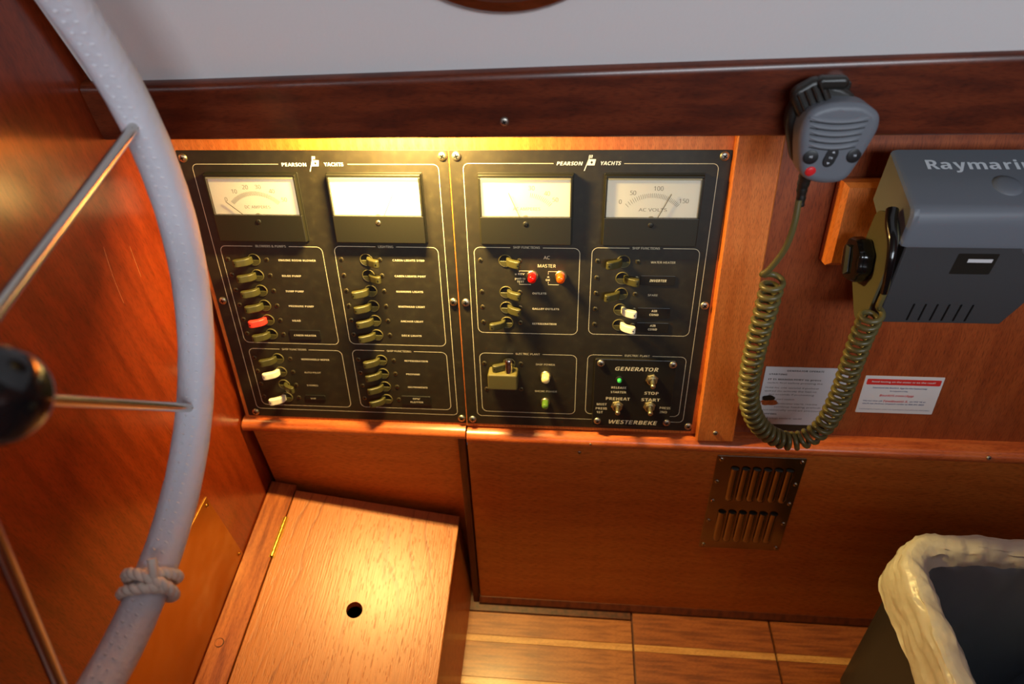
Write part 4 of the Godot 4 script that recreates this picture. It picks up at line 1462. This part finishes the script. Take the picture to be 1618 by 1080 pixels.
	for i in pl.size():
		pr.append(lerpf(0.0030, 0.0056, clampf(float(i) / (pl.size() - 1), 0.0, 1.0)))
	put(c, "plug_sleeve", MB.new().tube(pl, pr, 12).mesh(60.0), M.black_gloss)


# ------------------------------------------------------------------ steering wheel
func wheel() -> void:
	var xw := -0.200
	var cy := 0.1053
	var cz := 0.4687
	var R := 0.277
	var tilt := Basis(Vector3.BACK, 0.0189)
	var o := thing("steering_wheel", "steering wheel with round steel spokes and a stitched pale grey rim", "steering wheel", at(Vector3(xw, cy, cz), tilt))
	# angle a: 0 towards the bulkhead panels (-z), positive upwards
	var ring := func(a: float, r: float, x := 0.0) -> Vector3: return Vector3(x, sin(a) * r, -cos(a) * r)
	var n := FastNoiseLite.new()
	n.seed = 8
	n.frequency = 1.0
	var rings := []
	var NS := 180
	for i in NS:
		var a := TAU * i / NS
		var c: Vector3 = ring.call(a, R)
		var e1: Vector3 = ring.call(a, 1.0)
		var e2 := Vector3.RIGHT
		var r := PackedVector3Array()
		for k in 20:
			var q := TAU * k / 20.0
			var rr := 0.0150 + 0.0005 * n.get_noise_3d(cos(a) * 40.0, sin(a) * 40.0, q * 2.0)
			# seam groove on the inner side facing the helm
			var g := exp(-pow((angle_difference(q, 2.85)) / 0.16, 2.0))
			rr -= 0.0016 * g * (1.0 + 0.5 * n.get_noise_2d(a * 60.0, 1.0))
			r.append(c + (e1 * cos(q) + e2 * sin(q)) * rr)
		rings.append(r)
	rings.append(rings[0])
	var mm := MB.new().loft(rings, true, false, false)
	# outward check
	var s0 := 0.0
	for i in range(0, mini(mm.v.size(), 600), 3):
		var nn := (mm.v[i + 1] - mm.v[i]).cross(mm.v[i + 2] - mm.v[i])
		var a := atan2(mm.v[i].y, -mm.v[i].z)
		var cc: Vector3 = ring.call(a, R)
		s0 += nn.dot(mm.v[i] - cc)
	if s0 < 0.0:
		for i in range(0, mm.v.size(), 3):
			var q := mm.v[i + 1]
			mm.v[i + 1] = mm.v[i + 2]
			mm.v[i + 2] = q
	var rim := put(o, "rim", mm.mesh(60.0), M.cloth)
	# stitches either side of the seam
	var st := MB.new()
	var cnt := 210
	for i in cnt:
		var a := TAU * i / cnt
		for e in [[2.50, 0.0, 2.66, 0.004], [3.00, 0.006, 3.12, 0.010]]:
			var p0: Vector3 = ring.call(a + e[1], R)
			var q0: Vector3 = ring.call(a + e[1], 1.0)
			var p1: Vector3 = ring.call(a + e[3], R)
			var q1: Vector3 = ring.call(a + e[3], 1.0)
			st.tube(PackedVector3Array([p0 + (q0 * cos(e[0]) + Vector3.RIGHT * sin(e[0])) * 0.0148, p1 + (q1 * cos(e[2]) + Vector3.RIGHT * sin(e[2])) * 0.0148]), 0.0008, 5)
	var sto := put(rim, "stitching", st.mesh(60.0), M.stitch)
	sto.set_meta("kind", "stuff")
	# spokes dish out towards the helm
	for k in 7:
		var a := deg_to_rad(2.0 - 360.0 / 7.0 * k)
		var p0: Vector3 = ring.call(a, 0.010, 0.0484)
		var p1: Vector3 = ring.call(a, R - 0.010, 0.002)
		put(o, "spoke", MB.new().tube(PackedVector3Array([p0, p1]), 0.0040, 14).mesh(60.0), M.steel)
	# hub: backing plate and polished black ball cap
	var hx := Transform3D(Basis(Vector3.BACK, -PI / 2), Vector3.ZERO)
	put(o, "hub", MB.new().lathe([Vector2(0.012, -0.115), Vector2(0.012, 0.028), Vector2(0.019, 0.030), Vector2(0.0195, 0.060), Vector2(0.0, 0.061)], 32, hx).mesh(), M.steel)
	var ball := []
	for k in 15:
		var q := -PI / 2 + PI * k / 14.0
		ball.append(Vector2(0.0228 * cos(q) if k > 0 and k < 14 else 0.0, 0.0795 + 0.0215 * sin(q)))
	put(o, "hub_cap", MB.new().lathe(ball, 32, hx).mesh(60.0), M.black_gloss)
	# shaft boss on the bulkhead
	put(o, "shaft_boss", MB.new().lathe([Vector2(0.045, XL - xw), Vector2(0.045, XL - xw + 0.012), Vector2(0.030, XL - xw + 0.03), Vector2(0.013, XL - xw + 0.04)], 32, hx).mesh(), M.black)
	# rope turk's head round the rim
	var ka := deg_to_rad(-80.1)
	var e1: Vector3 = ring.call(ka, 1.0)
	var tn := Vector3(0, cos(ka), sin(ka))
	var knot := thing("rope_knot", "pale rope whipping knotted round the lower part of the wheel rim", "rope", at(Vector3(xw, cy, cz), tilt))
	# three turns laid diagonally, each twisted from two yarns
	for s in 3:
		for yarn in 2:
			var p := PackedVector3Array()
			for i in 96:
				var q := TAU * i / 96.0
				var tw := 9.0 * q + PI * yarn
				var c: Vector3 = ring.call(ka, R)
				var off := 0.0040 * sin(q + 0.6) * (1.0 if s != 1 else -1.0) + 0.0058 * (s - 1) + 0.0016 * sin(tw)
				var rr := 0.0172 + (0.0022 if s == 1 else 0.0) + 0.0014 * cos(tw)
				p.append(c + (e1 * cos(q) + Vector3.RIGHT * sin(q)) * rr + tn * off)
			put(knot, "strand", MB.new().tube(p, 0.0031, 8, true).mesh(60.0), M.rope)
	var tip: Vector3 = ring.call(ka, R)
	put(knot, "rope_end", MB.new().tube(spline([tip - e1 * 0.018 + Vector3(0.012, 0, 0) + tn * 0.002, tip - e1 * 0.025 + Vector3(0.012, 0, 0) + tn * 0.008, tip - e1 * 0.028 + Vector3(0.011, 0, 0) + tn * 0.012], 6), 0.0034, 8).mesh(60.0), M.rope)


# ------------------------------------------------------------------ bin
func bin() -> void:
	var cx := 0.676
	var cz := 0.325
	var hx := 0.142
	var hz := 0.128
	var y1 := -0.405
	var o := thing("waste_bin", "dark wastebasket lined with a translucent white bag, on the cabin sole", "waste bin", at(Vector3(cx, FLOOR_Y, cz)))
	var loop := func(g: float, y: float, n := 160, wob := 0.0, sd := 0.0) -> PackedVector3Array:
		var r := PackedVector3Array()
		var ax: float = hx + g
		var az: float = hz + g
		var rad := minf(0.042 + g, minf(ax, az) - 0.001)
		var poly := rrect(-ax, -az, ax, az, rad, 9)
		# resample evenly
		var c := Curve2D.new()
		for k in poly.size():
			if poly[k].distance_to(poly[(k + 1) % poly.size()]) > 1e-5:
				c.add_point(poly[k] * 100.0)
		c.add_point(poly[0] * 100.0)
		var L := c.get_baked_length()
		for i in n:
			var p := c.sample_baked(L * i / n) / 100.0
			r.append(Vector3(p.x, y, -p.y))
		return r
	var lo := PackedVector3Array()
	var ht := y1 - FLOOR_Y
	var body := MB.new()
	var shell := []
	for e in [[-0.026, 0.0], [-0.024, 0.004], [-0.001, ht - 0.012], [0.001, ht], [-0.002, ht], [-0.004, ht - 0.012], [-0.027, 0.006]]:
		shell.append(loop.call(e[0], e[1], 80))
	body.loft(shell)
	put(o, "body", orient_out(body, Vector3(0, ht * 0.5, 0)).mesh(40.0), M.bin)
	# bag: down the inside, over the rim in a loose roll, and down the outside with a ragged hem
	var n := FastNoiseLite.new()
	n.seed = 21
	n.frequency = 1.0
	n.fractal_octaves = 3
	var prof := [Vector2(-0.050, -0.335), Vector2(-0.044, -0.26), Vector2(-0.042, -0.20), Vector2(-0.038, -0.12), Vector2(-0.033, -0.07), Vector2(-0.029, -0.035), Vector2(-0.025, -0.012), Vector2(-0.017, 0.002), Vector2(-0.009, 0.006), Vector2(0.000, 0.006), Vector2(0.006, 0.001), Vector2(0.0090, -0.010), Vector2(0.0100, -0.028), Vector2(0.0098, -0.045), Vector2(0.0088, -0.064)]
	var fine := []
	var sp := []
	for p in prof:
		sp.append(Vector3(p.x, p.y, 0))
	for p in spline(sp, 4):
		fine.append(Vector2(p.x, p.y))
	var rings := []
	var N := 240
	for k in fine.size():
		var p: Vector2 = fine[k]
		var kk := k / 4.0
		var base: PackedVector3Array = loop.call(p.x, ht + p.y, N)
		var far: PackedVector3Array = loop.call(p.x + 0.01, ht + p.y, N)
		var r := PackedVector3Array()
		for i in N:
			var q := TAU * i / N
			var out := (far[i] - base[i]).normalized()
			var cuff := smoothstep(4.5, 7.0, kk)
			# slow bulges, folds that run along the rim, and a few sharp pleats across it
			var w := 0.0035 * n.get_noise_3d(cos(q) * 2.6, sin(q) * 2.6, kk * 0.16)
			var lng := n.get_noise_3d(cos(q) * 1.5, sin(q) * 1.5, kk * 0.85)
			w += 0.0036 * cuff * (0.35 - absf(lng) * 2.4)
			var pl := n.get_noise_2d(cos(q) * 11.0 + 0.25 * kk, sin(q) * 11.0)
			w += 0.0022 * (0.25 + 0.75 * cuff) * (0.3 - sqrt(absf(pl)) * 1.5) * smoothstep(-0.1, 0.35, n.get_noise_2d(cos(q) * 2.0 + 7.0, sin(q) * 2.0))
			if kk > 10.0:
				w = maxf(w, -0.004)
			var dy := 0.008 * n.get_noise_2d(cos(q) * 3.0, sin(q) * 3.0 + 9.0) * (1.0 if kk > 5.0 else 0.3)
			if kk > 13.0:
				dy += 0.014 * n.get_noise_2d(i * 0.06, 2.0) * (kk - 13.0)
			r.append(base[i] + out * w + Vector3(0, dy * 0.6, 0))
		rings.append(r)
	put(o, "bag_inside", MB.new().loft(rings.slice(0, 25), true, true, false).mesh(60.0), M.liner)
	put(o, "bag", MB.new().loft(rings.slice(24), true, false, false).mesh(60.0), M.bag)


func orient_out(m: MB, c: Vector3) -> MB:
	var s := 0.0
	for i in range(0, m.v.size(), 3):
		s += (m.v[i + 1] - m.v[i]).cross(m.v[i + 2] - m.v[i]).dot(m.v[i])
	if s < 0.0:
		for i in range(0, m.v.size(), 3):
			var q := m.v[i + 1]
			m.v[i + 1] = m.v[i + 2]
			m.v[i + 2] = q
	return m
